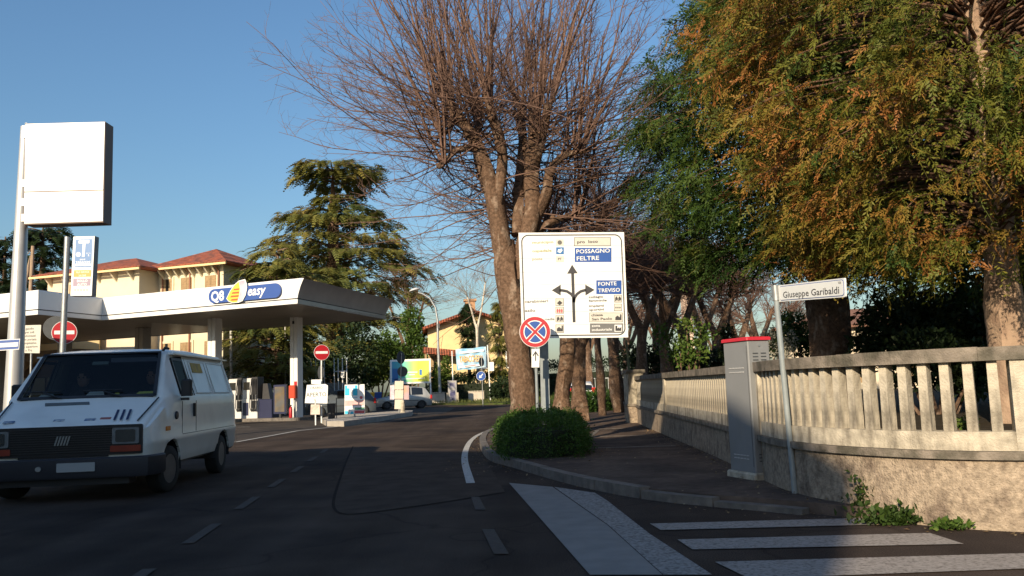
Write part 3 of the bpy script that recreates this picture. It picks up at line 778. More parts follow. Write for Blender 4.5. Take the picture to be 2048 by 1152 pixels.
for a0, a1, b0, b1 in ((.22, .57, .1, .18), (.2, .61, .25, .33), (.26, .63, .4, .48), (.34, .64, .55, .62)):
    flat(lo, 'emblem_stripe', sail([(a0, b0 + .01), (a1 - .02, b0), (a1, b1), (a0 + .05, b1)]), -.180, LR, .002)

# kiosk under the canopy
kx = Vector((-33.0, 55.5, 0))
ki = thing('station_kiosk', 'dark glazed kiosk in the shade under the canopy', 'kiosk', kx, RZC)
MB().box(-7, 0, 0, 6, 5, 4.6).build('wall', mat('kiosk_wall', (.16, .13, .11), .8, .15, 2), ki)
for k in range(7): MB().box(-6.6 + k * 1.75, -.05, .9, -5.1 + k * 1.75, .02, 2.9).build('window', DGLASS, ki)
MB().add([(-7, -1.6, 2.95), (3, -1.6, 2.95), (3, 0, 3.9), (-7, 0, 3.9), (-7, -1.6, 3.02), (3, -1.6, 3.02), (3, 0, 3.97), (-7, 0, 3.97)], [(3, 2, 1, 0), (4, 5, 6, 7), (0, 1, 5, 4), (1, 2, 6, 5), (2, 3, 7, 6), (3, 0, 4, 7)]).build('awning', mat('awning_brown', (.22, .16, .10), .85, .15, 3), ki)

# kerbed pump island with its pumps
pi_ = thing('pump_island', 'grey kerbed pump island under the canopy edge', 'kerb island', CA, RZC)
def isl(x0, y0, x1, y1): return [(x0, y0), (x1, y0), (x1, y1), (x0, y1)]
lx1, ly1 = toC(-11.05, 43.3)
MB().slab(rrect(lx1 - 9.2, ly1 - .75, lx1 + .55, ly1 + .65, .3), 0, .16).build('kerb', KERB, pi_)
PUMPW = mat('pump_white', (.55, .55, .55), .45, .08, 3); PUMPD = mat('pump_navy', (.018, .022, .06), .45, .1, 3)
def pump(px, Y, label, dark):
    p = at(px, 830, Y); o = thing('fuel_pump', label, 'fuel pump', (p.x, Y, 0.16), RZC, 'fuel pumps on the island')
    MB().cbox(-.5, -.28, 0, .5, .28, 1.0, .03).build('cabinet', PUMPD if dark else PUMPW, o)
    MB().cbox(-.5, -.24, 1.003, .08, .24, 2.05, .03).build('display_head', PUMPW, o)
    MB().box(-.42, -.248, 1.45, 0.0, -.241, 1.85).build('screen', DGLASS, o)
    MB().cbox(.1, -.26, 1.003, .5, .26, 2.1, .02).build('hose_mast', DARKM, o)
    MB().box(-.42, -.29, .15, -.05, -.283, .8).build('panel', PUMPD if not dark else PUMPW, o)
    for k in range(4):
        x = .15 + k * .1
        MB().tube([(x, -.29, 2.0), (x - .01, -.40, 1.2), (x, -.42, .55), (x + .03, -.34, .35), (x + .05, -.30, .9)], .022, 6).build('hose', BLACK, o)
        MB().cbox(x - .03, -.36, .95, x + .03, -.27, 1.2, .01).build('nozzle', GREYM if k % 2 else DARKM, o)
pump(478, 44.8, 'fuel pump just behind the rear of the white van', False)
pump(506, 44.2, 'grey and black fuel pump with hanging hoses, left of info board', False)
o = thing('payment_terminal', 'low navy payment terminal right of the fuel pumps', 'terminal', (at(538, 830, 44).x, 44.0, .16), RZC)
MB().cbox(-.42, -.3, 0, .42, .3, .95, .03).build('base', PUMPD, o)
MB().add([(-.35, -.1, .953), (.15, -.1, .953), (.15, .28, .953), (-.35, .28, .953), (-.38, .0, 1.75), (-.1, .0, 1.75), (-.1, .25, 1.75), (-.38, .25, 1.75)], [(3, 2, 1, 0), (4, 5, 6, 7), (0, 1, 5, 4), (1, 2, 6, 5), (2, 3, 7, 6), (3, 0, 4, 7)]).build('screen_head', DARKM, o)
p = at(568, 820, 43.4)
o = thing('info_board', 'upright dark framed info board beside the grey canopy column', 'board', (p.x - .1, 43.1, .16), RZC)
MB().cbox(-.06, -.04, 0, .06, .04, .2, .01).build('foot', DARKM, o)
MB().plate(rrect(-.38, .2, .38, 1.65, .03), -.06, .06).build('frame', PUMPD, o)
MB().plate(rrect(-.3, .3, .3, 1.55, .02), -.07, -.061).build('panel', mat('board_panel', (.10, .10, .10), .3, .2, 3, col2=(.16, .11, .05), f2=.55, s2=2), o)
p = at(586, 800, 42.6)
o = thing('fire_hose_box', 'red plastic box on the column above the fire extinguisher', 'box', (p.x, 42.75, .16), RZC)
MB().cbox(-.2, -.18, .95, .2, .08, 1.6, .04).build('case', mat('red_plastic', (.42, .05, .02), .45, .1, 3), o)
MB().box(-.05, .05, 0, .05, .1, 1.0).build('post', GREYM, o)
o = thing('fire_extinguisher', 'small red fire extinguisher standing below the red box', 'fire extinguisher', (p.x - .1, 42.55, .16), RZC)
MB().lathe([(.0, 0), (.08, 0), (.085, .03), (.085, .42), (.06, .5), (.025, .53), (.025, .58), (0, .58)], 14).build('cylinder', SRED, o, 40)
MB().box(-.02, -.06, .58, .02, .06, .63).build('handle', DARKM, o)
MB().tube([(.02, -.02, .56), (.12, -.05, .5), (.11, -.06, .2)], .012, 6).build('hose', BLACK, o)

# ------------------------------------------------------------------ tall totem sign, left
def post_px(parent, top, base, Y, r, m, name='pole', n=10, r1=None):
    """tube between two pixels at distance Y, in the thing's own frame (thing at its base, unrotated)"""
    a, b = at(*base, Y), at(*top, Y)
    L = parent.location
    return MB().tube([(a.x - L.x, a.y - L.y, a.z - L.z), (b.x - L.x, b.y - L.y, b.z - L.z)], [r, r1 or r], n).build(name, m, parent, 40)
TY = 22.0
tb = at(8, 900, TY); b0 = at(6, 890, TY)
tot = thing('totem_sign', 'tall blank white box sign on thick silver pole, far left', 'sign', (at(14, 800, TY).x, TY, 0))
pt = at(41, 248, TY); bx = pt.x + (0 - pt.z) * (pt.x - at(16, 780, TY).x) / (pt.z - at(16, 780, TY).z)
MB().tube([(bx - tot.location.x, .25, 0), (pt.x - tot.location.x, .25, pt.z)], [.24, .125], 20).build('pole', mat('silver_pole', (.52, .51, .50), .42, .08, 3, metal=.45), tot, 40)
def tp(px, py): q = at(px, py, TY); return (q.x - tot.location.x, q.z)
BOXD = mat('totem_side', (.16, .09, .06), .6, .15, 2)
MB().plate([tp(50, 450), tp(208, 445), tp(212, 244), tp(53, 248)], -.03, .42).build('cabinet', BOXD, tot)
MB().plate([tp(51, 384), tp(208, 380), tp(211, 245), tp(53.5, 249)], -.05, -.033).build('face', WHITE, tot)
MB().plate([tp(50.5, 448), tp(207.5, 443), tp(208, 382), tp(51, 386)], -.05, -.033).build('face', WHITE, tot)
for y in (266, 365, 403, 434):
    a, b = tp(38, y), tp(56, y); MB().box(a[0], .1, a[1] - .1, b[0], .3, a[1] + .1).build('bracket', WHITE, tot)
for x in (42, 182):
    a = tp(x, 246); MB().tube([(a[0], .2, a[1]), (a[0], .2, a[1] + .06), (a[0] + .05, .2, a[1] + .06)], .012, 6).build('lifting_eye', GREYM, tot)

# ------------------------------------------------------------------ T shop sign on galvanised post
TS = 30.0
tq = at(125, 760, TS)
ts = thing('shop_sign', 'narrow lit box sign with white letter T on leaning galvanised post', 'sign', (tq.x - .1, TS, 0))
post_px(ts, (135, 474), (121, 800), TS, .105, GREYM)
def sp(px, py): q = at(px, py, TS); return (q.x - ts.location.x, q.z)
MB().plate([sp(141, 592), sp(184, 592), sp(190, 472), sp(147, 473)], .0, .30).build('cabinet', mat('sign_side_grey', (.10, .10, .11), .5, .1, 3), ts)
MB().plate([sp(141.3, 591.5), sp(183.6, 591.5), sp(189.6, 472.5), sp(147.3, 473.5)], -.012, -.003).build('face', SIGNW, ts)
def bar(parent, f, cs, y, m, name='colour_field'): return MB().plate([f(*c) for c in cs], y - .003, y).build(name, m, parent)
TB = mat('shop_blue', (.015, .13, .36), .4, .05, 3); TO = mat('shop_orange', (.62, .28, .03), .45, .05, 3); TM = mat('shop_mauve', (.26, .19, .27), .45, .05, 3)
bar(ts, sp, ((149, 535), (183, 534.5), (185.5, 478), (152, 479)), -.014, TB)
bar(ts, sp, ((147.5, 554), (182.5, 553.5), (183.2, 540), (148.3, 540.5)), -.014, TO)
bar(ts, sp, ((146.3, 572.5), (181, 571.5), (182, 557), (147, 557.5)), -.014, TM)
bar(ts, sp, ((149.8, 532.5), (182, 532), (182.3, 527.5), (150, 528)), -.0175, WHITE, 'name_strip')
def stxt(s, px, py, size, m, y=-.0175, sx=1.0, bold=.0, f=sp, parent=None, align='CENTER', rot=0.0): x, z = f(px, py); return text(parent or ts, s, x, z, size, y, m, align, bold, sx, rot=rot)
bar(ts, sp, ((164.5, 513.5), (169.5, 513.5), (171.5, 485), (166.5, 485)), -.0175, WHITE, 'letter_stem')
bar(ts, sp, ((157.8, 487), (179, 486.5), (179.5, 480.5), (158.4, 481)), -.0205, WHITE, 'letter_bar')
stxt('RIV. N.', 177.5, 507.5, .055, WHITE); stxt('5', 177.5, 512.5, .09, WHITE, bold=.02)
MB().plate(circ(*sp(157, 509), .085, 16), -.0175, -.0145).build('emblem', WHITE, ts)
stxt('SALI E', 165.5, 520.5, .075, WHITE, bold=.02); stxt('TABACCHI', 166.5, 526.5, .105, WHITE, bold=.02, sx=1.02)
stxt('VALORI BOLLATI', 166, 531.8, .05, TB, -.021, sx=1.05)
stxt('SELF SERVICE', 165.5, 546, .085, WHITE, sx=.95); stxt('24 ORE', 165, 552.5, .085, WHITE)
stxt('BOLLO', 165, 564, .12, WHITE, bold=.02); stxt('AUTO', 164.5, 571.2, .12, WHITE, bold=.02)
for k in range(5):
    x, z = sp(150.5 + k * 6, 580); MB().plate(circ(x, z, .045, 12), -.015, -.0125).build('pictogram', mat('faded_orange', (.75, .52, .38), .5, .1, 3), ts)

# ------------------------------------------------------------------ round and plate signs
def round_sign(name, label, cat, px, base, Y, r, faces, rz=0.0, pole_r=.03, group=None, top_px=None, pm=None, zb=None):
    """a post with discs; faces: list of (pixel, kind, radius)"""
    b = at(*base, Y)
    o = thing(name, label, cat, (b.x, Y, zb if zb is not None else max(0, b.z)), 0, group)
    tpx = top_px or (px[0], px[1] - 10)
    post_px(o, tpx, base, Y, pole_r, pm or GREYM)
    for (fx, fy), kind, rr, tilt in faces:
        q = at(fx, fy, Y); d = bpy.data.objects.new('disc', None)
        x, z = q.x - o.location.x, q.z - o.location.z
        R = Matrix.Translation((x, 0, z)) @ Matrix.Rotation(tilt, 4, 'Z')
        yo = -pole_r - .012
        def P(poly, y0, y1, nm, m, par): mb = MB(R); mb.plate(poly, y0, y1); return mb.build(nm, m, par)
        if kind == 'back':
            P(circ(0, 0, rr), pole_r + .008, pole_r + .02, 'disc', BACKG, o)
        elif kind == 'entry':
            d = P(circ(0, 0, rr), yo, yo + .01, 'disc', SIGNW, o)
            P(circ(0, 0, rr * .96), yo - .004, yo - .001, 'red_field', SRED, d)
            P(rrect(-rr * .78, -rr * .16, rr * .78, rr * .16, .01), yo - .008, yo - .005, 'bar', SIGNW, d)
        elif kind == 'arrow':
            d = P(circ(0, 0, rr), yo, yo + .01, 'disc', SIGNW, o)
            P(circ(0, 0, rr * .95), yo - .004, yo - .001, 'blue_field', SBLUE, d)
            A = [(-.09, .62), (-.09, -.05), (-.36, -.05), (0, -.62), (.36, -.05), (.09, -.05), (.09, .62)]
            ca, sa = math.cos(-.75), math.sin(-.75)
            P([((x_ * ca - z_ * sa) * rr, (x_ * sa + z_ * ca) * rr) for x_, z_ in A], yo - .008, yo - .005, 'arrow', SIGNW, d)
        elif kind == 'nostop':
            d = P(circ(0, 0, rr, 40), yo, yo + .01, 'disc', SIGNW, o)
            P(circ(0, 0, rr * .97, 40), yo - .004, yo - .001, 'red_ring', SRED, d)
            P(circ(0, 0, rr * .74, 40), yo - .007, yo - .005, 'white_ring', SIGNW, d)
            for k in range(4):
                c = PI / 2 * k
                poly = [(0.20 * math.cos(c) * rr, .20 * math.sin(c) * rr)]
                a0, a1 = c - math.radians(33), c + math.radians(33)
                poly = [(math.cos(c) * rr * .165, math.sin(c) * rr * .165)] + [(rr * .68 * math.cos(a0 + (a1 - a0) * j / 8), rr * .68 * math.sin(a0 + (a1 - a0) * j / 8)) for j in range(9)]
                P(poly, yo - .010, yo - .008, 'blue_field', SBLUE, d)
            for k in range(2):
                a = PI / 4 + PI / 2 * k; L, w = rr * .76, rr * .075
                ca, sa = math.cos(a), math.sin(a)
                P([(x_ * ca - z_ * sa, x_ * sa + z_ * ca) for x_, z_ in ((-L, -w), (L, -w), (L, w), (-L, w))], yo - .013 - .002 * k, yo - .0105 - .002 * k, 'red_bar', SRED, d)
    return o
round_sign('no_entry_sign', 'red no entry disc behind leaning sign post above van roof', 'road sign', (129, 665), (126, 760), 31.6, .42, [((129, 665), 'entry', .43, .35), ((112, 656), 'back', .45, .3)], zb=0)
ne = round_sign('no_entry_sign', 'red no entry disc on post with hand-written opening board', 'road sign', (643, 705), (643, 846), 36.0, .3, [((643, 705), 'entry', .33, .45), ((640, 745), 'back', .30, -.9)], zb=0, pm=WHITE)
round_sign('round_sign', 'two dark round sign backs on post before silver car', 'road sign', (803, 716), (800, 829), 44.5, .3, [((803, 715), 'back', .33, 1.0), ((805, 743), 'back', .27, 0.1)], zb=0)
round_sign('keep_left_sign', 'blue round sign with white slanting arrow on thin post', 'road sign', (963, 752), (966, 813), 62, .3, [((962, 752), 'arrow', .34, 0), ((964, 724), 'back', .33, 1.0)], zb=0, top_px=(963, 712))

# plate about lorries in front of the left canopy
GY = 30.5
gb = at(62, 760, GY)
gs = thing('notice_sign', 'white plate with seven lines of text about diesel, by totem pole', 'road sign', (gb.x, GY, 0))
def gp_(px, py): q = at(px, py, GY); return (q.x - gs.location.x, q.z)
post_px(gs, (63, 690), (60, 800), GY, .035, GREYM)
MB().plate([gp_(39, 706), gp_(81, 706.5), gp_(84, 650), gp_(41.5, 651)], -.06, -.045).build('plate', mat('aged_white', (.50, .48, .42), .5, .08, 5), gs)
for k, s in enumerate(('gasolio', 'per soli', 'automezzi', 'con portata', 'complessiva', 'non superiore', 'a 35q')):
    x, z = gp_(61.5 - k * .35, 659.5 + k * 7.2); text(gs, s, x, z, .115, -.062, INK, 'CENTER', .01, .95)

# one-way arrow plate cut by the left edge
OY = 20.0
og = at(-20, 760, OY)
ow = thing('direction_sign', 'blue bordered plate with white bar at the left edge', 'road sign', (og.x, OY, 0))
def op(px, py): q = at(px, py, OY); return (q.x - ow.location.x, q.z)
MB().tube([(0, .05, 0), (.02, .05, 3.0)], .035, 10).build('pole', GREYM, ow)
MB().plate([op(-75, 706), op(39, 699), op(41, 677.5), op(-73, 684)], -.02, 0).build('plate', SIGNW, ow)
MB().plate([op(-74, 704.5), op(38, 697.5), op(39.8, 679), op(-72, 685.5)], -.024, -.021).build('blue_field', SBLUE, ow)
MB().plate([op(-60, 698.5), op(37, 693), op(38, 684.5), op(-60, 690)], -.028, -.025).build('bar', SIGNW, ow)

# hand-written opening board and posters on the no-entry post
AY = 35.8
ab = at(640, 846, AY)
hb = thing('opening_board', 'hand-lettered white board reading APERTO on the station kerb', 'board', (ab.x - .15, AY, 0), .0)
def hp(px, py): q = at(px, py, AY); return (q.x - hb.location.x, q.z)
MB().tube([(hp(631, 846)[0], .03, 0), (hp(630, 770)[0], .03, hp(630, 770)[1])], .03, 8).build('post', WHITE, hb)
MB().plate([hp(610, 806), hp(655, 807), hp(656, 771), hp(651, 768), hp(614, 770)], -.03, 0).build('board', SIGNW, hb)
for s, px, py, sz in (('ORARIO', 633, 778, .15), ('APERTO', 633, 793, .24), ('5', 631, 805, .22)):
    x, z = hp(px, py); text(hb, s, x, z, sz, -.032, mat('board_ink', (.07, .085, .08), .7, .2, 9), 'CENTER', .004, .95)
MB().plate([hp(621, 829), hp(640, 829), hp(640, 809), hp(622, 809)], -.028, 0).build('poster', mat('poster_beige', (.58, .50, .43), .6, .1, 8, col2=(.35, .18, .15), f2=.62, s2=3), hb)
MB().plate([hp(623, 768), hp(642, 768), hp(642, 759), hp(623, 759.5)], -.03, 0.0).build('poster', SIGNW, hb)

BY = 38.5
bb = at(712, 838, BY)
tbd = thing('tobacco_board', 'standing board with big white T on turquoise, on traffic island', 'board', (bb.x, BY, .2))
def bp_(px, py): q = at(px, py, BY); return (q.x - tbd.location.x, q.z - .2)
MB().tube([(bp_(709, 840)[0], .05, 0), (bp_(709, 800)[0], .05, bp_(709, 800)[1])], .04, 8).build('post', GREYM, tbd)
MB().plate([bp_(689, 828.5), bp_(729.5, 828), bp_(729, 768.5), bp_(689.5, 769.5)], -.02, .05).build('board', SIGNW, tbd)
TURQ = mat('turquoise', (.01, .42, .62), .45, .05, 3)
bar(tbd, bp_, ((690, 791), (715, 791), (715, 770.5), (690.2, 771.2)), -.021, TURQ)
bar(tbd, bp_, ((699.5, 790.5), (706, 790.5), (706, 773), (699.5, 773)), -.025, WHITE, 'letter_stem')
bar(tbd, bp_, ((695, 776.5), (710, 776), (710, 771.5), (695, 772)), -.029, WHITE, 'letter_bar')
bar(tbd, bp_, ((690, 812), (728, 811), (728.5, 800), (690, 801)), -.021, mat('faded_pink', (.60, .36, .34), .5, .2, 4))
bar(tbd, bp_, ((709, 820), (729, 819.5), (729, 814.5), (709, 815)), -.021, mat('dull_green', (.05, .20, .13), .5, .1, 4))
bar(tbd, bp_, ((709, 827), (729, 826.5), (729, 820.5), (709, 821)), -.021, mat('dull_red', (.45, .08, .09), .5, .1, 4))
bar(tbd, bp_, ((690, 828), (698, 828), (696, 822), (690, 822)), -.021, TURQ); bar(tbd, bp_, ((700, 828), (707, 828), (707, 823), (703, 823)), -.021, TURQ)
bar(tbd, bp_, ((690, 796.5), (715, 796), (715, 793.5), (690, 794)), -.021, mat('faded_blue_print', (.35, .5, .6), .5, .2, 6))
MB().plate(circ(*bp_(722.5, 795), .07, 14), -.024, -.021).build('roundel', mat('dull_red', (.45, .08, .09)), tbd)

# traffic islands
ti = thing('traffic_island', 'long low concrete traffic island at the station exit', 'kerb island')
isp = [gnd(642, 846), gnd(654, 853), gnd(688, 853.5), gnd(760, 843), gnd(824, 832), gnd(826, 828.5), gnd(800, 829), gnd(700, 837), gnd(655, 842)]
MB().slab([(p.x, p.y) for p in isp], 0, .21).build('kerb', mat('island_kerb', (.38, .34, .29), .85, .2, 3, .3, 40), ti)
MB().slab(offset_poly([(p.x, p.y) for p in isp], -.16), .19, .216).build('gravel_top', mat('island_gravel', (.42, .38, .33), .95, .5, 30, .6, 60), ti)
bi = thing('litter_bin', 'small dark litter bin on the kerb under the opening board', 'bin', (at(663, 836, 37.0).x, 37.0, .2))
MB().lathe([(0, 0), (.15, 0), (.19, .62), (.2, .66), (.17, .66), (.15, .1), (0, .1)], 14).build('bin', DARKM, bi, 30)
MB().tube([(.22, 0, 0), (.22, 0, .9)], .02, 6).build('post', DARKM, bi)
PY_ = 43.6
pb = at(800, 830, PY_)
pp = thing('price_panel', 'beige stacked price panels on post before the silver car', 'board', (pb.x, PY_, .2))
def ppf(px, py): q = at(px, py, PY_); return (q.x - pp.location.x, q.z - .2)
for y0, y1 in ((762, 779), (780, 797.5), (799, 818)):
    MB().plate([ppf(789, y1), ppf(806.5, y1), ppf(807, y0), ppf(790, y0)], -.03, .03).build('panel', mat('panel_beige', (.56, .49, .40), .6, .1, 4), pp)
MB().tube([(ppf(797.5, 830)[0], .05, 0), (ppf(797.5, 765)[0], .05, ppf(797.5, 765)[1])], .03, 8).build('post', GREYM, pp)
MB().plate([ppf(780, 799), ppf(788.6, 799), ppf(788.8, 770), ppf(780.3, 771)], -.02, .02).build('poster', mat('lilac_poster', (.42, .34, .40), .6, .15, 6, col2=(.6, .55, .6), f2=.5, s2=5), pp)
MB().plate([ppf(808, 799), ppf(818, 799), ppf(818, 771), ppf(808, 771)], -.02, .02).build('poster', mat('orange_poster', (.55, .30, .15), .6, .15, 4, col2=(.4, .3, .36), f2=.5, s2=1.4), pp)
o = thing('bollard', 'short pale concrete bollard at the end of the traffic island', 'bollard', (at(806, 830, 43.2).x, 43.2, .2))
MB().lathe([(0, 0), (.14, 0), (.13, .05), (.11, .1), (.10, .45), (.09, .5), (.10, .52), (.08, .6), (.03, .64), (0, .645)], 14).build('body', CONC, o, 40)

# wheelie bins, billboard, lamp, banner and stands on the far side
def wheelie(px, Y, m, label):
    p = at(px, 812, Y); o = thing('wheelie_bin', label, 'bin', (p.x, Y, 0), .3)
    MB().add([(-.22, -.25, .08), (.22, -.25, .08), (.22, .25, .08), (-.22, .25, .08), (-.29, -.33, 1.15), (.29, -.33, 1.15), (.29, .36, 1.15), (-.29, .36, 1.15)], [(3, 2, 1, 0), (4, 5, 6, 7), (0, 1, 5, 4), (1, 2, 6, 5), (2, 3, 7, 6), (3, 0, 4, 7)]).build('body', m, o)
    MB().cbox(-.31, -.37, 1.153, .31, .4, 1.26, .03).build('lid', m, o)
    for s in (-.24, .24): MB().lathe([(0, -.03), (.11, -.03), (.11, .03), (0, .03)], 12, 'x', (s, .25, .11)).build('wheel', BLACK, o)
wheelie(741, 66.5, mat('bin_yellow', (.65, .38, .02), .45, .1, 3), 'yellow wheelie bin beside the bonnet of silver car')
wheelie(755, 68.0, mat('bin_blue', (.03, .10, .36), .45, .1, 3), 'blue wheelie bin behind the bonnet of silver car')

def bill_mat():
    """printed poster: blue to green to yellow across the sheet"""
    m = bpy.data.materials.new('poster_print'); m.use_nodes = True; nt = m.node_tree; b = nt.nodes['Principled BSDF']; b.inputs['Roughness'].default_value = .4
    tc = nt.nodes.new('ShaderNodeTexCoord'); sx = nt.nodes.new('ShaderNodeSeparateXYZ'); r = nt.nodes.new('ShaderNodeValToRGB')
    nt.links.new(tc.outputs['Generated'], sx.inputs[0]); nt.links.new(sx.outputs['X'], r.inputs['Fac']); nt.links.new(r.outputs[0], b.inputs['Base Color'])
    st = [(0, (.05, .32, .52)), (.28, (.10, .52, .50)), (.5, (.30, .62, .22)), (.72, (.66, .72, .06)), (1, (.72, .68, .10))]
    while len(r.color_ramp.elements) < len(st): r.color_ramp.elements.new(.5)
    for e, (p, c) in zip(r.color_ramp.elements, st): e.position = p; e.color = (*c, 1)
    return m
BBY = 79.0
q0 = at(822, 800, BBY)
bi = thing('billboard', 'wide white-framed billboard with blue to yellow poster', 'billboard', (q0.x, BBY, 0.1))
def bbf(px, py): q = at(px, py, BBY); return (q.x - bi.location.x, q.z - .1)
MB().plate([bbf(780, 769), bbf(862, 766), bbf(861.5, 717), bbf(780, 720)], -.05, .12).build('frame', WHITE, bi)
pl_ = MB().plate([bbf(784, 765), bbf(858.5, 762.5), bbf(858, 721), bbf(784, 723.5)], -.075, -.055).build('poster', bill_mat(), bi)
bar(bi, bbf, ((784.5, 764), (797, 763.5), (796, 737), (785, 737.5)), -.078, mat('poster_blue', (.03, .16, .42), .4, .05, 2), 'picture')
bar(bi, bbf, ((839, 750), (844, 750), (844, 739), (839, 739)), -.078, mat('poster_blue', (.03, .16, .42)), 'picture')
bar(bi, bbf, ((788, 759.5), (850, 757), (850, 755.5), (788, 757.8)), -.078, WHITE, 'text_line'); bar(bi, bbf, ((815, 746), (835, 745.3), (835, 743), (815, 743.6)), -.078, WHITE, 'text_line'); bar(bi, bbf, ((818, 750.5), (830, 750), (830, 748), (818, 748.5)), -.078, WHITE, 'text_line')
for x in (782, 861): a = bbf(x, 766); MB().box(a[0] - .07, 0.0, 0, a[0] + .07, .12, a[1]).build('post', WHITE, bi)
LY_ = 77.0
lq = at(881, 809, LY_)
sl = thing('street_lamp', 'tall curved street lamp on silver pole right of billboard', 'street lamp', (lq.x, LY_, 0.1))
def lf(px, py): q = at(px, py, LY_); return (q.x - lq.x, 0, q.z - .1)
MB().tube([(0, 0, 0), lf(876.5, 700), lf(875, 640), lf(871, 615), lf(860, 597), lf(846, 588), lf(836, 585)], [.14, .12, .10, .085, .075, .065, .06], 10).build('pole', GREYM, sl, 40)
a = lf(829, 580)
hd = MB(); hd.M = Matrix.Translation(a) @ Matrix.Rotation(-.25, 4, 'Y')
hd.lathe([(0, -.14), (.3, -.12), (.5, -.04), (.46, .06), (.25, .16), (0, .18)], 14); hd.build('lamp_head', mat('lamp_grey', (.5, .5, .5), .4), sl, 40)
MB().box(-.12 + lf(877, 652)[0], -.1, lf(877, 652)[2] - .2, .12 + lf(877, 652)[0], .12, lf(877, 652)[2] + .2).build('junction_box', DARKM, sl)

NY = 78.0
nb = at(943, 800, NY)
ba = thing('banner', 'pale blue TABACCHERIA banner hung between two thin poles', 'banner', (nb.x, NY, .1))
def nf(px, py): q = at(px, py, NY); return (q.x - ba.location.x, q.z - .1)
for (t_, b_) in (((904, 702), (907, 806)), ((975, 690), (981, 806))):
    a, b = nf(*b_), nf(*t_); MB().tube([(a[0], 0, 0), (b[0], 0, b[1])], .05, 8).build('pole', WHITE, ba)
bn = MB(); nx_, nz_ = 28, 8
cor = [nf(914, 741), nf(972, 735), nf(972, 693.5), nf(911, 699)]
vs = []
for j in range(nz_ + 1):
    for i in range(nx_ + 1):
        u_, v_ = i / nx_, j / nz_
        x = (cor[0][0] * (1 - u_) + cor[1][0] * u_) * (1 - v_) + (cor[3][0] * (1 - u_) + cor[2][0] * u_) * v_
        z = (cor[0][1] * (1 - u_) + cor[1][1] * u_) * (1 - v_) + (cor[3][1] * (1 - u_) + cor[2][1] * u_) * v_
        vs.append((x, -.05 + .10 * math.sin(u_ * 19 + v_ * 1.5) * (1 - .5 * v_), z + .03 * math.sin(u_ * 9)))
bn.add(vs, [(j * (nx_ + 1) + i, j * (nx_ + 1) + i + 1, (j + 1) * (nx_ + 1) + i + 1, (j + 1) * (nx_ + 1) + i) for j in range(nz_) for i in range(nx_)])
cl = bn.build('cloth', mat('banner_cloth', (.22, .46, .66), .7, .2, 1.2, col2=(.55, .66, .72), f2=.55, s2=.9), ba, 60)
for s_, py, sz, m_, px in (('TABACCHERIA', 723.5, .82, mat('banner_orange', (.78, .42, .08), .6), 943),):
    x, z = nf(px, py); text(ba, s_, x, z, sz, -.17, m_, 'CENTER', .012, .62, rot=-.03, fit=nf(967, py)[0] - nf(919, py)[0])
bar(ba, nf, ((919, 708), (968, 703), (968, 699), (919, 704)), -.165, WHITE, 'white_band'); bar(ba, nf, ((917, 737), (968, 731), (968, 727), (917, 733)), -.165, WHITE, 'white_band')
bar(ba, nf, ((930, 734), (952, 731), (952, 729.5), (930, 732.5)), -.17, mat('dull_red', (.45, .08, .09)), 'red_line')
x0, z0 = nf(979, 742); x1, z1 = nf(987.5, 724); MB().box(x0, -.06, z0, x1, -.03, z1).build('notice', SIGNW, ba)

VY = 74.0
vq = at(906, 808, VY)
st_ = thing('poster_stand', 'free-standing grey framed poster case beside the street lamp', 'display', (vq.x, VY, 0.0))
def vf(px, py): q = at(px, py, VY); return (q.x - st_.location.x, q.z)
MB().plate([vf(897, 805), vf(914, 805), vf(913, 761), vf(895.5, 761)], -.08, .08).build('case', mat('stand_grey', (.30, .29, .28), .5, .1, 3), st_)
PP = mat('poster_navy', (.05, .05, .14), .4, .2, 2, col2=(.5, .48, .5), f2=.56, s2=1.6)
bar(st_, vf, ((900, 776), (910.5, 776), (910, 765), (899.5, 765)), -.081, PP, 'poster'); bar(st_, vf, ((900.5, 801), (911.5, 801), (910.7, 780), (900, 781)), -.081, PP, 'poster')
for x in (895.5, 915.5): a = vf(x, 808); MB().box(a[0] - .09, -.12, 0, a[0] + .09, .12, 1.0).build('leg', CONC, st_)
for px0, px1, py0, py1, Y, lab in ((864, 890, 797.5, 786, 76.5, 'short pale block wall behind the silver car'), (937, 968, 800, 783, 77.0, 'pale rendered block wall below the banner')):
    a, b = at(px0, py0, Y), at(px1, py1, Y); o = thing('low_wall', lab, 'wall', ((a.x + b.x) / 2, Y, 0), .05, None)
    h = b.z; w = (b.x - a.x) / 2
    MB().cbox(-w, -.15, 0, w, .15, h, .03).build('block_face', mat('low_wall_render', (.52, .45, .37), .9, .15, 2, .3, 20), o)
    MB().cbox(-w - .03, -.19, h + .003, w + .03, .19, h + .09, .02).build('coping', CONC, o)

# white pole racks, plain poles, steps
for k, (pxs, top, bot, label) in enumerate((((622, 631, 640, 648), 718, 778, 'rack of four thin white poles left of dark tree trunk'), ((668, 676, 684.5, 693), 716, 775, 'rack of four thin white poles right of no entry disc'))):
    Y = 61.0; c = at(sum(pxs) / 4, 800, Y); o = thing('pole_rack', label, 'poles', (c.x, Y, 0), 0, 'white pole racks')
    for x in pxs:
        a, b = at(x + 1, bot, Y), at(x, top, Y); MB().tube([(a.x - c.x, 0, 0), (b.x - c.x, 0, b.z)], .035, 6).build('pole', WHITE, o)
    a, b = at(pxs[0], 743, Y), at(pxs[3], 742, Y); MB().tube([(a.x - c.x, -.04, a.z), (b.x - c.x, -.04, b.z)], .025, 6).build('crossbar', WHITE, o)
    if k: q = at(685.5, 750, Y); MB().box(q.x - c.x - .12, -.07, q.z - .2, q.x - c.x + .12, -.05, q.z + .25).build('tag', SIGNW, o)
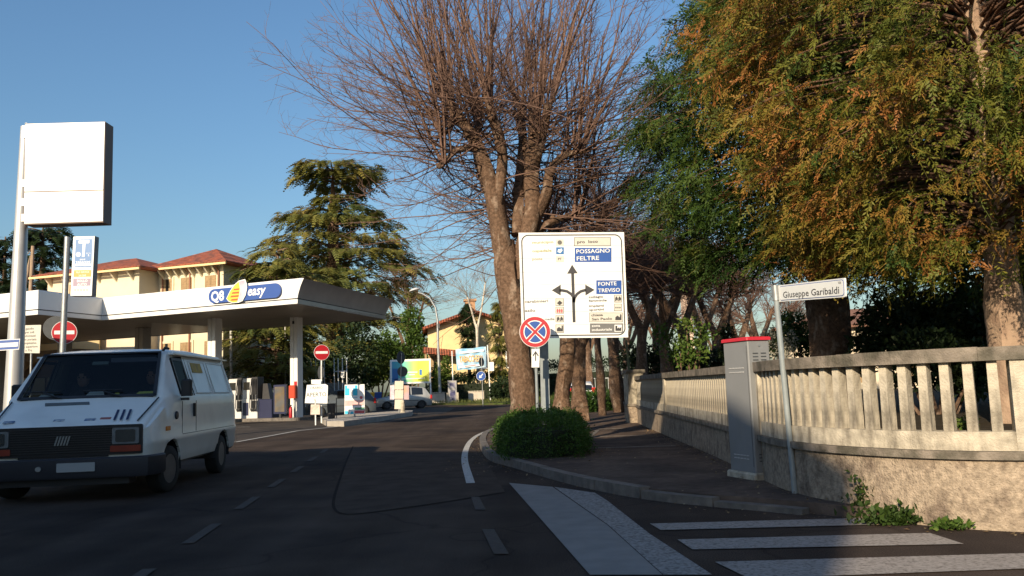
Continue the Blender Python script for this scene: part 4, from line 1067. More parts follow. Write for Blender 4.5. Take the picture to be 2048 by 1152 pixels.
for px, top, Y, r, lab in ((463, 600, 57, .11, 'stout grey pole behind the van roof'), (571, 600, 57, .06, 'thin white pole between pumps and grey column'), (576, 690, 60, .05, 'shorter white pole just left of grey column')):
    b, t_ = at(px, 800, Y), at(px - 1, top, Y); o = thing('utility_pole', lab, 'pole', (b.x, Y, 0))
    MB().tube([(0, 0, 0), (t_.x - b.x, 0, t_.z)], [r, r * .8], 8).build('shaft', mat('pale_pole', (.45, .43, .38), .7, .1, 4), o)
    MB().lathe([(0, 0), (r * 1.6, 0), (r * 1.6, .05), (0, .06)], 10).build('base_plate', GREYM, o)
Y = 73.0; c = at(588, 800, Y)
sp_ = thing('stone_steps', 'flight of dark stone steps with pale side wall behind pumps', 'steps', (c.x, Y, 0.0), -.3)
for k in range(9): MB().box(-1.5, k * .32, k * .19, 2.6, k * .32 + .34, (k + 1) * .19 - .02).build('step', mat('step_stone', (.16, .14, .13), .85, .2, 3), sp_)
MB().add([(-2.4, 0, 0), (-1.52, 0, 0), (-1.52, 3, 0), (-2.4, 3, 0), (-2.4, 0, .6), (-1.52, 0, .6), (-1.52, 3, 2.3), (-2.4, 3, 2.3)], [(3, 2, 1, 0), (4, 5, 6, 7), (0, 1, 5, 4), (1, 2, 6, 5), (2, 3, 7, 6), (3, 0, 4, 7)]).build('side_wall', CONC, sp_)
MB().box(-2.6, 3.0, 0, 2.8, 6, 2.2).build('landing', CONCD, sp_)
# wooden pole pair with wires above the left canopy
Y = 62.0; c = at(55, 800, Y)
wp = thing('wooden_pole', 'pair of leaning wooden poles with wires, left above canopy', 'utility pole', (c.x, Y, 0))
WOOD = mat('grey_wood', (.30, .22, .15), .85, .2, 4)
for t_, b_ in (((66, 492), (58, 640)), ((63, 512), (38, 620))):
    a, b = at(*b_, Y), at(*t_, Y); f = a.z / (b.z - a.z); a2 = a - (b - a) * f
    MB().tube([(a2.x - c.x, 0, 0), (b.x - c.x, 0, b.z)], [.17, .13], 8).build('shaft', WOOD, wp)
w0, w1 = at(64, 498, Y), at(-60, 520, 58)
P = [w0.lerp(w1, t / 8) - Vector((0, 0, .35 * math.sin(PI * t / 8))) for t in range(9)]
MB().tube([(p.x - c.x, p.y - Y, p.z) for p in P], .03, 5).build('wire', DARKM, wp)
MB().tube([(at(64, 500, Y).x - c.x, -.1, at(64, 500, Y).z), (at(57, 508, Y).x - c.x, -.1, at(57, 508, Y).z), (at(50, 500, Y).x - c.x, -.1, at(50, 500, Y).z)], .035, 5).build('wire_loop', WOOD, wp)

# ------------------------------------------------------------------ direction board with the no-stopping sign
RY = 17.0
rb_ = at(1093, 860, RY)
ds = thing('direction_board', 'large white direction board with black arrows in front of lime tree', 'road sign', (rb_.x, RY, .1))
def zf(zx, zy): return (1020 + zx / 3.2923, 450 + zy / 3.2914)
def rf_(px, py): q = at(px, py, RY); return (q.x - ds.location.x, q.z - .1)
def zz(zx, zy): return rf_(*zf(zx, zy))
TLz, TRz, BRz, BLz = (56, 52), (749, 48), (777, 741), (79, 747)
def bl_(u_, v_):   # board coordinates: u to the right, v down
    return tuple((TLz[i] * (1 - u_) + TRz[i] * u_) * (1 - v_) + (BLz[i] * (1 - u_) + BRz[i] * u_) * v_ for i in (0, 1))
joints = [0, .125, .245, .375, .495, .625, .75, .875, 1]
for k in range(8):
    v0, v1 = joints[k] + .0008, joints[k + 1] - .0008
    MB().plate([zz(*bl_(0, v1)), zz(*bl_(1, v1)), zz(*bl_(1, v0)), zz(*bl_(0, v0))], -.03, 0).build('plank', SIGNW, ds)
def board(poly_z, m, name, y=-.034, th=.003): return MB().plate([zz(*p) for p in poly_z], y, y + th).build(name, m, ds)
# black border line: rounded frame as a ring
def ring_plate(x0, y0, x1, y1, r, w):
    def rp(x0, y0, x1, y1, r, n=6):
        P = []
        for cx, cy, a0 in ((x1 - r, y1 - r, 90), (x1 - r, y0 + r, 0), (x0 + r, y0 + r, -90), (x0 + r, y1 - r, -180)):
            for k in range(n + 1):
                a = math.radians(a0 - 90 * k / n); P.append((cx + r * math.cos(a), cy + r * math.sin(a)))
        return P
    return rp(x0, y0, x1, y1, r), rp(x0 + w, y0 + w, x1 - w, y1 - w, r - w)
oo, ii = ring_plate(.022, .02, .978, .98, .07, .011)
mb = MB(); n = len(oo)
vs = [(*zz(*bl_(u_, v_)), ) for u_, v_ in oo + ii]; vs = [(x, -.0335, z) for x, z in vs]
mb.add(vs, [(k, k + n, (k + 1) % n + n, (k + 1) % n) for k in range(n)]); mb.build('border', INK, ds)
BROWNW = mat('board_beige', (.52, .50, .45), .5, .06, 6); FADED = mat('faded_olive', (.30, .29, .12), .6, .15, 8); GREYT = mat('faded_grey_ink', (.11, .11, .105), .6, .15, 8)
def bt_(s, zx, zy, px_h, m=GREYT, align='LEFT', bold=.018, sx=1.0, y=-.0345, x2=None):
    x, z = zz(zx, zy); z2 = zz(zx, zy - px_h)[1]; return text(ds, s, x, z, (z2 - z) * 1.42, y, m, align, bold, sx, fit=(zz(x2, zy)[0] - x) if x2 else None)
def fld(x0, y0, x1, y1, m, name='field', y=-.034): return board([(x0, y1), (x1, y1), (x1, y0), (x0, y0)], m, name, y)
bt_('municipio', 145, 125, 17, FADED, x2=285, sx=1.25); bt_('ospedale', 145, 181, 17, FADED, x2=273, sx=1.25); bt_('poste', 145, 234, 17, mat('faded_brown', (.32, .30, .2), .6), sx=1.25)
fld(303, 96, 352, 138, BROWNW); fld(303, 148, 354, 194, TB); fld(303, 206, 354, 246, BROWNW)
bt_('PT', 315, 233, 15, GREYT, y=-.038, bold=.02)
board([(312, 178), (330, 188), (345, 170), (340, 156), (325, 162), (318, 160)], SIGNW, 'pictogram', -.0375)
MB().plate(circ(*zz(327, 117), .045, 14), -.0375, -.0345).build('pictogram', GREYT, ds)
fld(421, 82, 663, 141, GREYT, 'frame'); fld(425, 86, 659, 137, BROWNW, 'field', -.0375); bt_('pro  loco', 440, 123, 19, INK, x2=576, y=-.041, sx=1.2)
fld(425, 152, 667, 245, SBLUE); bt_('POSSAGNO', 434, 190, 27, SIGNW, x2=655, bold=.012, sx=.98, y=-.038); bt_('FELTRE', 436, 236, 27, SIGNW, x2=583, bold=.012, sx=1.02, y=-.038)
fld(567, 365, 733, 456, SBLUE); bt_('FONTE', 578, 402, 25, SIGNW, x2=698, bold=.012, y=-.038); bt_('TREVISO', 579, 445, 25, SIGNW, x2=723, bold=.012, sx=1.0, y=-.038)
# arrows
board([(412, 642), (431, 641), (421, 318), (402, 319)], INK, 'arrow_shaft')
board([(376, 322), (445, 319), (408, 262)], INK, 'arrow_head')
def curve_arrow(P, w, head):
    mb = MB(); vs = []
    for i, p in enumerate(P):
        a, b = Vector(P[max(i - 1, 0)]), Vector(P[min(i + 1, len(P) - 1)]); t = (b - a).normalized(); nn = Vector((-t.y, t.x))
        for s in (w / 2, -w / 2): q = Vector(p) + nn * s; x, z = zz(q.x, q.y); vs.append((x, -.0355, z))
    mb.add(vs, [(2 * k, 2 * k + 1, 2 * k + 3, 2 * k + 2) for k in range(len(P) - 1)]); mb.build('arrow_branch', INK, ds)
    board(head, INK, 'arrow_head', -.0355)
curve_arrow([(420, 510), (418, 480), (402, 456), (375, 438), (345, 432), (325, 431)], 18, [(333, 394), (274, 431), (333, 466)])
curve_arrow([(418, 512), (424, 480), (440, 456), (465, 438), (490, 431), (500, 430)], 18, [(556, 428), (494, 393), (496, 465)])
bt_('carabinieri', 97, 514, 18, GREYT, x2=250, sx=1.15); bt_('asilo', 98, 573, 18, GREYT, x2=166, sx=1.15); bt_('medie', 226, 629, 17, GREYT, x2=292, sx=1.1)
for y0, y1 in ((484, 534), (540, 584), (595, 641), (655, 711)):
    fld(299, y0, 354, y1, GREYT, 'frame'); fld(302, y0 + 3, 351, y1 - 3, BROWNW, 'field', -.0375)
board([(308, 516), (326, 530), (345, 514), (338, 508), (326, 498), (316, 508)], INK, 'pictogram', -.041)
for x in (312, 326, 340): board([(x - 4, 578), (x + 4, 578), (x + 6, 562), (x, 550), (x - 6, 562)], mat('dull_red', (.45, .08, .09)), 'pictogram', -.041)
for x in (316, 338): board([(x - 8, 634), (x - 2, 634), (x + 2, 624), (x + 8, 634), (x + 10, 616), (x, 602), (x - 8, 614)], INK, 'pictogram', -.041)
def church(x, y): board([(x - 20, y + 18), (x + 20, y + 18), (x + 20, y - 18), (x + 12, y - 22), (x + 10, y), (x - 6, y - 12), (x - 20, y)], INK, 'pictogram', -.041)
church(328, 683)
bt_('collegio', 517, 482, 15, INK, x2=612, sx=1.2); bt_('femminile', 519, 507, 15, INK, x2=636, sx=1.2); bt_('impianti', 518, 541, 15, INK, x2=616, sx=1.2); bt_('sportivi', 520, 566, 15, INK, x2=616, sx=1.2)
for y0, y1 in ((462, 511), (519, 568)):
    fld(684, y0, 735, y1, GREYT, 'frame'); fld(687, y0 + 3, 732, y1 - 3, BROWNW, 'field', -.0375)
for x in (699, 720): board([(x - 8, 502), (x - 2, 502), (x + 2, 492), (x + 8, 502), (x + 10, 484), (x, 470), (x - 8, 482)], INK, 'pictogram', -.041)
for x in (696, 709, 722): MB().plate(circ(*zz(x, 545), .016, 10), -.041, -.038).build('pictogram', GREYT, ds)
fld(521, 577, 741, 641, GREYT, 'frame'); fld(524, 580, 738, 638, BROWNW, 'field', -.0375); bt_('chiesa', 533, 602, 16, INK, x2=610, sx=1.2, y=-.041); bt_('San Paolo', 537, 629, 16, INK, x2=670, sx=1.2, y=-.041); church(712, 609)
fld(525, 648, 743, 711, mat('board_dark_grey', (.13, .13, .13), .5, .1, 5)); bt_('zona', 537, 672, 16, SIGNW, x2=593, sx=1.2, y=-.038, bold=.015); bt_('industriale', 537, 699, 16, SIGNW, x2=670, sx=1.2, y=-.038, bold=.015)
fld(687, 657, 735, 703, SIGNW, 'field', -.0375); board([(692, 698), (731, 698), (731, 672), (718, 682), (718, 672), (705, 682), (705, 664), (692, 664)], INK, 'pictogram', -.041)
# the board's box-section post
a, b = rf_(1092, 862), rf_(1090, 690)
MB().add([(a[0] - .085, .02, 0), (a[0] + .085, .02, 0), (a[0] + .085, .14, 0), (a[0] - .085, .14, 0), (b[0] - .085, .02, b[1] + 1.6), (b[0] + .085, .02, b[1] + 1.6), (b[0] + .085, .14, b[1] + 1.6), (b[0] - .085, .14, b[1] + 1.6)], [(3, 2, 1, 0), (4, 5, 6, 7), (0, 1, 5, 4), (1, 2, 6, 5), (2, 3, 7, 6), (3, 0, 4, 7)]).build('post', POLEG, ds)
bk = MB()
for v_ in (.12, .5, .88):
    p0, p1 = zz(*bl_(.06, v_)), zz(*bl_(.94, v_)); bk.add([(p0[0], .003, p0[1] - .03), (p1[0], .003, p1[1] - .03), (p1[0], .02, p1[1] - .03), (p0[0], .02, p0[1] - .03), (p0[0], .003, p0[1] + .03), (p1[0], .003, p1[1] + .03), (p1[0], .02, p1[1] + .03), (p0[0], .02, p0[1] + .03)], [(3, 2, 1, 0), (4, 5, 6, 7), (0, 1, 5, 4), (1, 2, 6, 5), (2, 3, 7, 6), (3, 0, 4, 7)])
bk.build('back_rail', GREYM, ds)
ns = round_sign('no_stopping_sign', 'round red and blue no stopping sign overlapping the direction board', 'road sign', (1070, 664), (1076, 852), 16.55, .3, [((1070, 664), 'nostop', .302, 0)], zb=.1, pole_r=.03, pm=POLEG)
def nsf(px, py): q = at(px, py, 16.55); return (q.x - ns.location.x, q.z - .1)
MB().plate([nsf(1063, 735), nsf(1078.5, 735), nsf(1079, 698), nsf(1063, 698)], -.052, -.042).build('plate', SIGNW, ns)
MB().plate([nsf(1070, 722), nsf(1072, 722), nsf(1072, 703), nsf(1070, 703)], -.056, -.053).build('arrow_shaft', INK, ns)
for s in (-1, 1): MB().plate([nsf(1071 + s * 6, 711), nsf(1071 + s * 5, 713), nsf(1071, 706), nsf(1071, 702)][::1 if s > 0 else 1], -.059, -.0565).build('arrow_head', INK, ns)
# ------------------------------------------------------------------ street name sign, cabinet
NYS = 9.0
pb_ = gnd(1590, 988, .1); NYS = pb_.y
na = thing('street_name_sign', 'street name plate on leaning grey pole by the cabinet', 'street sign', (pb_.x, pb_.y, .1))
tpn = at(1550, 571, NYS)
MB().tube([(0, 0, 0), (tpn.x - pb_.x, 0, tpn.z - .1)], .03, 14).build('pole', POLEG, na, 40)
MB().tube([((tpn.x - pb_.x) * .93, 0, (tpn.z - .1) * .925), ((tpn.x - pb_.x) * 1.0, 0, (tpn.z - .1) * 1.0)], .04, 14).build('collar', GREYM, na, 40)
P0 = at(1558, 588, NYS); P1 = at(1688, 576, NYS * .86)
ang = math.atan2(P1.y - P0.y, P1.x - P0.x); Ln = math.hypot(P1.x - P0.x, P1.y - P0.y)
sgn = bpy.data.objects.new('name_plate', None)
R = Matrix.Translation((P0.x - pb_.x, -.045, P0.z - .1)) @ Matrix.Rotation(ang, 4, 'Z') @ Matrix.Rotation(-math.atan2(P1.z - P0.z, Ln), 4, 'Y')
hp_ = .0875
npl = MB(R); npl.plate(rrect(-.03, -hp_, Ln, hp_, .015), -.008, .008); npl = npl.build('name_plate', SIGNW, na)
q = MB(R); q.plate(rrect(.01, -hp_ + .012, Ln - .015, hp_ - .012, .03), -.0105, -.009); q.build('blue_border', SBLUE, npl)
q = MB(R); q.plate(rrect(.016, -hp_ + .018, Ln - .021, hp_ - .018, .026), -.013, -.011); q.build('white_field', SIGNW, npl)
for s_, x, z, sz, al in (('Giuseppe Garibaldi', Ln * .5, -.05, .093, 'CENTER'), ('VIA', Ln - .05, .036, .035, 'RIGHT')):
    t_ = text(npl, s_, 0, 0, sz, 0, INK, al, .008)
    w_ = max(v.co.x for v in t_.data.vertices) - min(v.co.x for v in t_.data.vertices)
    t_.matrix_local = R @ Matrix.Translation((x, -.0145, z)) @ Matrix.Rotation(PI / 2, 4, 'X') @ Matrix.Diagonal((Ln * .86 / w_ if len(s_) > 4 else 1, 1, 1, 1))
# street cabinet
cc = gnd(1512, 945, .2)
cb = thing('street_cabinet', 'tall grey street cabinet with red lid on concrete plinth', 'cabinet', (cc.x, cc.y, .1), math.radians(17))
CG = mat('cabinet_grey', (.20, .205, .21), .5, .08, 2, .1, 60, col2=(.16, .165, .165), f2=.58, s2=1.4)
MB().cbox(-.03, -.03, 0, .33, .62, .09, .02).build('plinth', CONC, cb)
MB().cbox(0, 0, .093, .30, .56, 1.66, .012).build('housing', CG, cb)
MB().cbox(-.02, -.02, 1.663, .32, .58, 1.705, .012).build('lid', mat('lid_red', (.48, .02, .035), .45, .08, 4), cb)
for zz_ in (1.38, 1.42, 1.46, 1.50, .22, .26, .30):
    for x in (.06, .17): MB().box(x, -.008, zz_, x + .07, .002, zz_ + .012).build('vent_slot', BACKG, cb)
for zz_ in (1.28, 1.33, .24, .28):
    for k in range(5): MB().box(-.008, .12 + k * .07, zz_, .002, .17 + k * .07, zz_ + .012).build('vent_slot', mat('slot_light', (.4, .4, .4), .5), cb)
MB().box(-.004, .03, .16, -.001, .034, 1.6).build('door_seam', BACKG, cb)
MB().lathe([(0, -.01), (.014, -.01), (.014, .0), (0, .002)], 10, 'y', (.15, -.0, 1.6)).build('lock', GREYM, cb)
# ------------------------------------------------------------------ vehicles
def loft_half(stations, pane=None):
    """stations: list of (y, [(x, z), ...]) half sections from the top centre out and down; mirrored. pane(i, j) sends a face to the glass."""
    K = len(stations[0][1]); body, glass = MB(), MB()
    for s in (-1, 1):
        vs = [(s * x, y, z) for y, sec in stations for x, z in sec]
        fb, fg = [], []
        for i in range(len(stations) - 1):
            for j in range(K - 1):
                a, b, c, d = i * K + j, i * K + j + 1, (i + 1) * K + j + 1, (i + 1) * K + j
                f = (a, d, c, b) if s > 0 else (a, b, c, d)
                (fg if pane and pane(i, j) else fb).append(f)
        body.add(vs, fb)
        if fg: glass.add(vs, fg)
    return body, glass
def clean(o):
    """weld the loft's seams, drop collapsed faces"""
    import bmesh
    bm = bmesh.new(); bm.from_mesh(o.data)
    bmesh.ops.remove_doubles(bm, verts=bm.verts, dist=0.0008)
    bmesh.ops.dissolve_degenerate(bm, edges=bm.edges, dist=0.0005)
    loose = [v for v in bm.verts if not v.link_faces]
    bmesh.ops.delete(bm, geom=loose, context='VERTS')
    bm.to_mesh(o.data); bm.free()
    o.data.polygons.foreach_set('use_smooth', [True] * len(o.data.polygons)); o.data.set_sharp_from_angle(angle=math.radians(38)); o.data.update()
def lerp_tab(tab, y):
    if y <= tab[0][0]: return tab[0][1]
    for (a, va), (b, vb) in zip(tab, tab[1:]):
        if y <= b: f = (y - a) / (b - a); return va + (vb - va) * f
    return tab[-1][1]
TYRE = mat('tyre_rubber', (.018, .018, .018), .85, .2, 8); RIM = mat('wheel_rim', (.15, .15, .155), .5, .15, 6, metal=.7)
AMBER = mat('amber_lens', (.55, .16, .01), .25, .05, 4); REDL = mat('red_lens', (.45, .012, .012), .25, .05, 4); LENS = mat('lamp_lens', (.55, .56, .55), .12, .08, 8, spec=.8)
def wheel(parent, x, y, r, w, spokes=0, steer=0.0):
    s = 1 if x > 0 else -1
    M = Matrix.Translation((x, y, r)) @ Matrix.Rotation(steer, 4, 'Z')
    t = MB(M); h = w / 2
    t.lathe([(r * .62, -h), (r * .9, -h), (r * .98, -h * .8), (r, -h * .5), (r, h * .5), (r * .98, h * .8), (r * .9, h), (r * .62, h), (r * .60, h * .4), (r * .60, -h * .4), (r * .62, -h)], 28, 'x')
    t = t.build('wheel', TYRE, parent, 40)
    m_ = MB(M)
    m_.lathe([(r * .62, s * h * .95), (r * .57, s * h * .9), (r * .54, s * h * .45), (r * .2, s * h * .45), (r * .17, s * h * .8), (0.001, s * h * .82)], 24, 'x')
    m_.build('rim', RIM if not spokes else DARKM, t, 40)
    for k in range(spokes):
        a = 2 * PI * k / spokes; q = MB(M @ Matrix.Rotation(a, 4, 'X'))
        q.box(min(s * h * .8, s * h * .95), -r * .07, r * .1, max(s * h * .8, s * h * .95), r * .07, r * .6); q.build('spoke', RIM, t)

# ---- white van (front at y = -0.87, front axle at y = 0)
VAN = thing('van', 'old white panel van with black grille driving towards us in the shade', 'van', (-6.02, 12.15, 0), math.radians(4.6))
VAN.scale = (1.14, 1, 1)
VW = mat('van_white', (.74, .735, .69), .42, .07, 2.2, col2=(.62, .615, .58), f2=.62, s2=1.6, coat=.3)
VG = mat('van_bumper', (.024, .025, .032), .55, .1, 4); VB = mat('black_trim', (.012, .012, .014), .5, .1, 6)
ztop = [(-.87, .98), (-.84, 1.005), (-.78, 1.03), (-.15, 1.335), (-.12, 1.355), (.42, 2.0), (.5, 2.035), (.75, 2.065), (1.6, 2.085), (3.4, 2.06), (3.72, 2.03), (3.8, 1.96), (3.84, 1.9)]
wtop = [(-.87, .86), (-.15, .885), (.42, .78), (.8, .77), (3.4, .77), (3.84, .72)]
wmax = [(-.87, .90), (-.78, .955), (-.5, .985), (0, .995), (3.5, .995), (3.75, .97), (3.84, .93)]
def arch(y):
    z = 0.0
    for yc in (0.0, 2.78):
        d = abs(y - yc)
        if d < .43: z = max(z, .30 + math.sqrt(max(0, .43 ** 2 - d * d)) * 1.02)
    return z
ys = sorted(set([-.87, -.84, -.78, -.65, -.5, -.15, -.12, .42, .46, .52, .75, .98, 1.05, 1.1, 1.6, 2.0, 2.3, 3.4, 3.6, 3.72, 3.8, 3.84] + [yc + .43 * math.sin(a) for yc in (0, 2.78) for a in np.linspace(-PI / 2, PI / 2, 13)]))
st = []
for y in ys:
    zt, wt, wm = lerp_tab(ztop, y), lerp_tab(wtop, y), lerp_tab(wmax, y)
    cab = zt > 1.40; zb = 1.33
    sec = [(0, zt), (wt * .55, zt - .004), (wt * .90, zt - .022)]
    if cab:
        u_ = (zt - 1.335) / .75
        sec += [(wt + .005, zt - .05 * min(1, u_ + .2)), (wt + .035, zt - .13 * min(1, u_ + .05)), (wm - .035, max(zb + .02, 1.36)), (wm - .018, zb)]
    else:
        sec += [(wt + .0 * 1, zt - .03), (wt + .03, zt - .045), (wt + .04, zt - .06), (wt + .05, zt - .075)]
    for x, z in ((wm - .012, 1.18), (wm, .98), (wm, .80), (wm + .012, .765), (wm + .012, .70), (wm, .665), (wm, .52), (wm - .03, .40)):
        sec.append((x, min(z, sec[-1][1] - .001)))
    a = arch(y)
    if a > 0: sec = [(x, max(z, a)) for x, z in sec]
    st.append((y, sec))
def pane(i, j):
    y0, y1 = st[i][0], st[i + 1][0]
    ym = (y0 + y1) / 2
    if -.13 < ym < .43 and j in (0, 1): return True
    if .46 < ym < 1.05 and j == 4: return True
    return False
bd, gl = loft_half(st, pane)
body = bd.build('body', VW, VAN); clean(body)
g_ = gl.build('window_glass', glass_mat('van_glass', (.46, .5, .5), .035), VAN); clean(g_)
# rear wall, nose, underside
K = len(st[0][1])
for y, sec, nm in ((st[-1][0], st[-1][1], 'rear_wall'), (st[0][0], st[0][1], 'nose')):
    P = [(x, z) for x, z in sec] + [(-x, z) for x, z in sec[::-1][:-1]]
    MB().plate(P[::-1] if nm == 'nose' else P, y - .001, y + .001).build(nm, VW, VAN)
MB().box(-.9, -.8, .38, .9, -.44, .42).build('underside', VB, VAN); MB().box(-.6, -.44, .30, .6, 3.2, .40).build('underside', VB, VAN); MB().box(-.9, .44, .36, .9, 2.34, .42).build('underside', VB, VAN); MB().box(-.9, 3.22, .36, .9, 3.8, .42).build('underside', VB, VAN)
for yc in (0, 2.78):
    for s in (-1, 1):
        m_ = MB(); n = 14
        vs = [(s * .985, yc + .44 * math.cos(PI * k / n), .28 + .46 * math.sin(PI * k / n)) for k in range(n + 1)] + [(s * .55, yc + .44 * math.cos(PI * k / n), .28 + .46 * math.sin(PI * k / n)) for k in range(n + 1)]
        m_.add(vs, [(k, k + 1, k + n + 2, k + n + 1) for k in range(n)] + [tuple(range(n + 1, 2 * n + 2))]); m_.build('wheel_arch', VB, VAN)
for x in (-.88, .88):
    wheel(VAN, x, 0, .325, .19, 0, -.12); wheel(VAN, x, 2.78, .325, .19)
# black frame round the windscreen, pillars, side window frames
def on_slope(x, f, off=.012):
    """point on the windscreen: x across, f from base to top"""
    y = -.12 + f * .54; z = 1.355 + f * .645
    n = Vector((0, -.645, .54)).normalized(); return Vector((x, y, z)) + n * off
mb = MB()
def wsq(x0, f0, x1, f1, x0t=None, x1t=None, off=.012, th=.01):
    x0t = x0 if x0t is None else x0t; x1t = x1 if x1t is None else x1t
    a = [on_slope(x0, f0, off), on_slope(x1, f0, off), on_slope(x1t, f1, off), on_slope(x0t, f1, off)]; b = [on_slope(x0, f0, off - th), on_slope(x1, f0, off - th), on_slope(x1t, f1, off - th), on_slope(x0t, f1, off - th)]
    return a + b, [(0, 1, 2, 3), (7, 6, 5, 4), (0, 4, 5, 1), (1, 5, 6, 2), (2, 6, 7, 3), (3, 7, 4, 0)]
for q in ((-.82, -.02, .82, .035, -.815, .815), (-.73, .965, .73, 1.0, -.725, .725)): mb.add(*wsq(*q))
mb.add(*wsq(-.83, 0, -.785, 1.0, -.73, -.695)); mb.add(*wsq(.785, 0, .83, 1.0, .695, .73))
mb.build('windscreen_seal', VB, VAN)
# cabin: dashboard, seats, rear bulkhead, steering wheel, papers
CABD = mat('cab_dark', (.02, .02, .022), .8, .2, 5)
MB().add([(-.88, -.06, 1.05), (.88, -.06, 1.05), (.88, .38, .95), (-.88, .38, .95), (-.84, -.08, 1.34), (.84, -.08, 1.34), (.82, .36, 1.28), (-.82, .36, 1.28)], [(3, 2, 1, 0), (4, 5, 6, 7), (0, 1, 5, 4), (1, 2, 6, 5), (2, 3, 7, 6), (3, 0, 4, 7)]).build('dashboard', CABD, VAN)
MB().plate([(-.9, .45), (.9, .45), (.9, 1.3), (.74, 1.9), (-.74, 1.9), (-.9, 1.3)], 1.38, 1.42).build('bulkhead', CABD, VAN); MB().box(-.9, .4, .55, .9, 1.38, .6).build('cab_floor', CABD, VAN)
for x in (-.45, .45):
    MB().cbox(x - .26, .75, .6, x + .26, 1.2, 1.0, .05).build('seat', CABD, VAN); MB().cbox(x - .25, 1.18, 1.0, x + .25, 1.32, 1.6, .05).build('seat_back', CABD, VAN)
sw_ = MB(Matrix.Translation((.45, .42, 1.28)) @ Matrix.Rotation(-.6, 4, 'X'))
sw_.tube([(.2 * math.cos(2 * PI * k / 20), .2 * math.sin(2 * PI * k / 20), 0) for k in range(21)], .014, 6); sw_.build('steering_wheel', VB, VAN, 40)
PAP = mat('paper', (.75, .78, .76), .8, .1, 5); YEL = mat('yellow_cloth', (.8, .78, .16), .9, .2, 9)
for q, m_, nm in (((-.62, .06, -.42, .13), PAP, 'paper'), ((-.05, .06, .18, .16), PAP, 'paper'), ((.55, .06, .85, .13), YEL, 'cloth'), ((.27, .06, .37, .12), YEL, 'cloth')):
    a, b = wsq(q[0], q[1], q[2], q[3], q[0] + .04, q[2] - .02, off=-.035, th=.01); MB().add(a, b).build(nm, m_, VAN)
a, b = wsq(-.12, .80, .08, .87, off=-.06, th=.02); MB().add(a, b).build('rear_view_mirror', mat('mirror_back', (.16, .2, .18), .5), VAN)
MB().add(*wsq(.12, .82, .72, .92, .1, .66, off=-.04, th=.02)).build('sun_visor', mat('visor_grey', (.10, .10, .12), .8), VAN)
# wipers
for x, dx in ((-.3, -.42), (.42, -.42)):
    p0, p1, p2 = on_slope(x, -.03, .03), on_slope(x + dx * .55, .09, .035), on_slope(x + dx * 1.15, .12, .03)
    MB().tube([p0, p1], .012, 6).build('wiper', VB, VAN); MB().tube([on_slope(x + dx * .05, .12, .03), p2], .010, 6).build('wiper_blade', VB, VAN)
# nose: grille, lamps, bumper
FY = -.875
MB().plate(rrect(-.90, .60, .90, .985, .02), FY - .03, FY + .005).build('grille_surround', VB, VAN)
for k in range(11): MB().box(-.56, FY - .048, .645 + k * .03, .56, FY - .031, .655 + k * .03).build('grille_slat', mat('grille_grey', (.03, .03, .032), .4), VAN)
for k in range(5):
    x = -.07 + k * .033; MB().plate([(x, .74), (x + .018, .74), (x + .05, .86), (x + .032, .86)], FY - .056, FY - .05).build('badge_bar', mat('badge_grey', (.22, .22, .2), .4), VAN)
for s in (-1, 1):
    h = MB().plate(rrect(s * .72 - .15, .735, s * .72 + .15, .945, .02), FY - .055, FY - .031).build('headlight', mat('old_lens', (.16, .165, .165), .18, .2, 14, spec=.7), VAN)
    MB().plate(rrect(s * .72 - .11, .76, s * .72 + .11, .92, .02), FY - .06, FY - .0555).build('reflector', mat('reflector', (.12, .125, .13), .25, .1, 9, metal=.8), h)
    MB().plate(rrect(s * .72 - .17, .635, s * .72 + .17, .715, .01), FY - .05, FY - .031).build('indicator', mat('old_red_lens', (.20, .03, .015), .35, .2, 9), VAN)
mb = MB()
n = 9; prof = [(-.045, .31), (-.075, .345), (-.075, .555), (-.03, .575)]
pts = [(-1.0, -.45), (-.985, -.7), (-.93, -.86), (-.8, -.905), (.8, -.905), (.93, -.86), (.985, -.7), (1.0, -.45)]
vs = []
for i, (x, y) in enumerate(pts):
    a, b = Vector(pts[max(i - 1, 0)]), Vector(pts[min(i + 1, len(pts) - 1)]); t = (b - a).normalized(); nn = Vector((t.y, -t.x))
    for o_, z in prof: vs.append((x + nn.x * -o_ * .6, y + nn.y * -o_ * .6, z))
m4 = len(prof)
mb.add(vs, [(i * m4 + j, (i + 1) * m4 + j, (i + 1) * m4 + j + 1, i * m4 + j + 1) for i in range(len(pts) - 1) for j in range(m4 - 1)]); mb.build('bumper', VG, VAN, 40)
MB().box(-.75, -.86, .22, .75, -.6, .33).build('front_apron', VB, VAN)
MB().plate(rrect(-.02, .40, .40, .515, .01), -.968, -.955).build('number_plate', mat('plate_blank', (.30, .31, .31), .6, .05, 3), VAN)
MB().plate(rrect(-.48, .575, .52, .605, .01), FY - .012, FY + .0).build('grille_lower_trim', VG, VAN)
MB().plate(circ(-.22, .45, .032, 14), -.972, -.958).build('badge', GREYM, VAN)
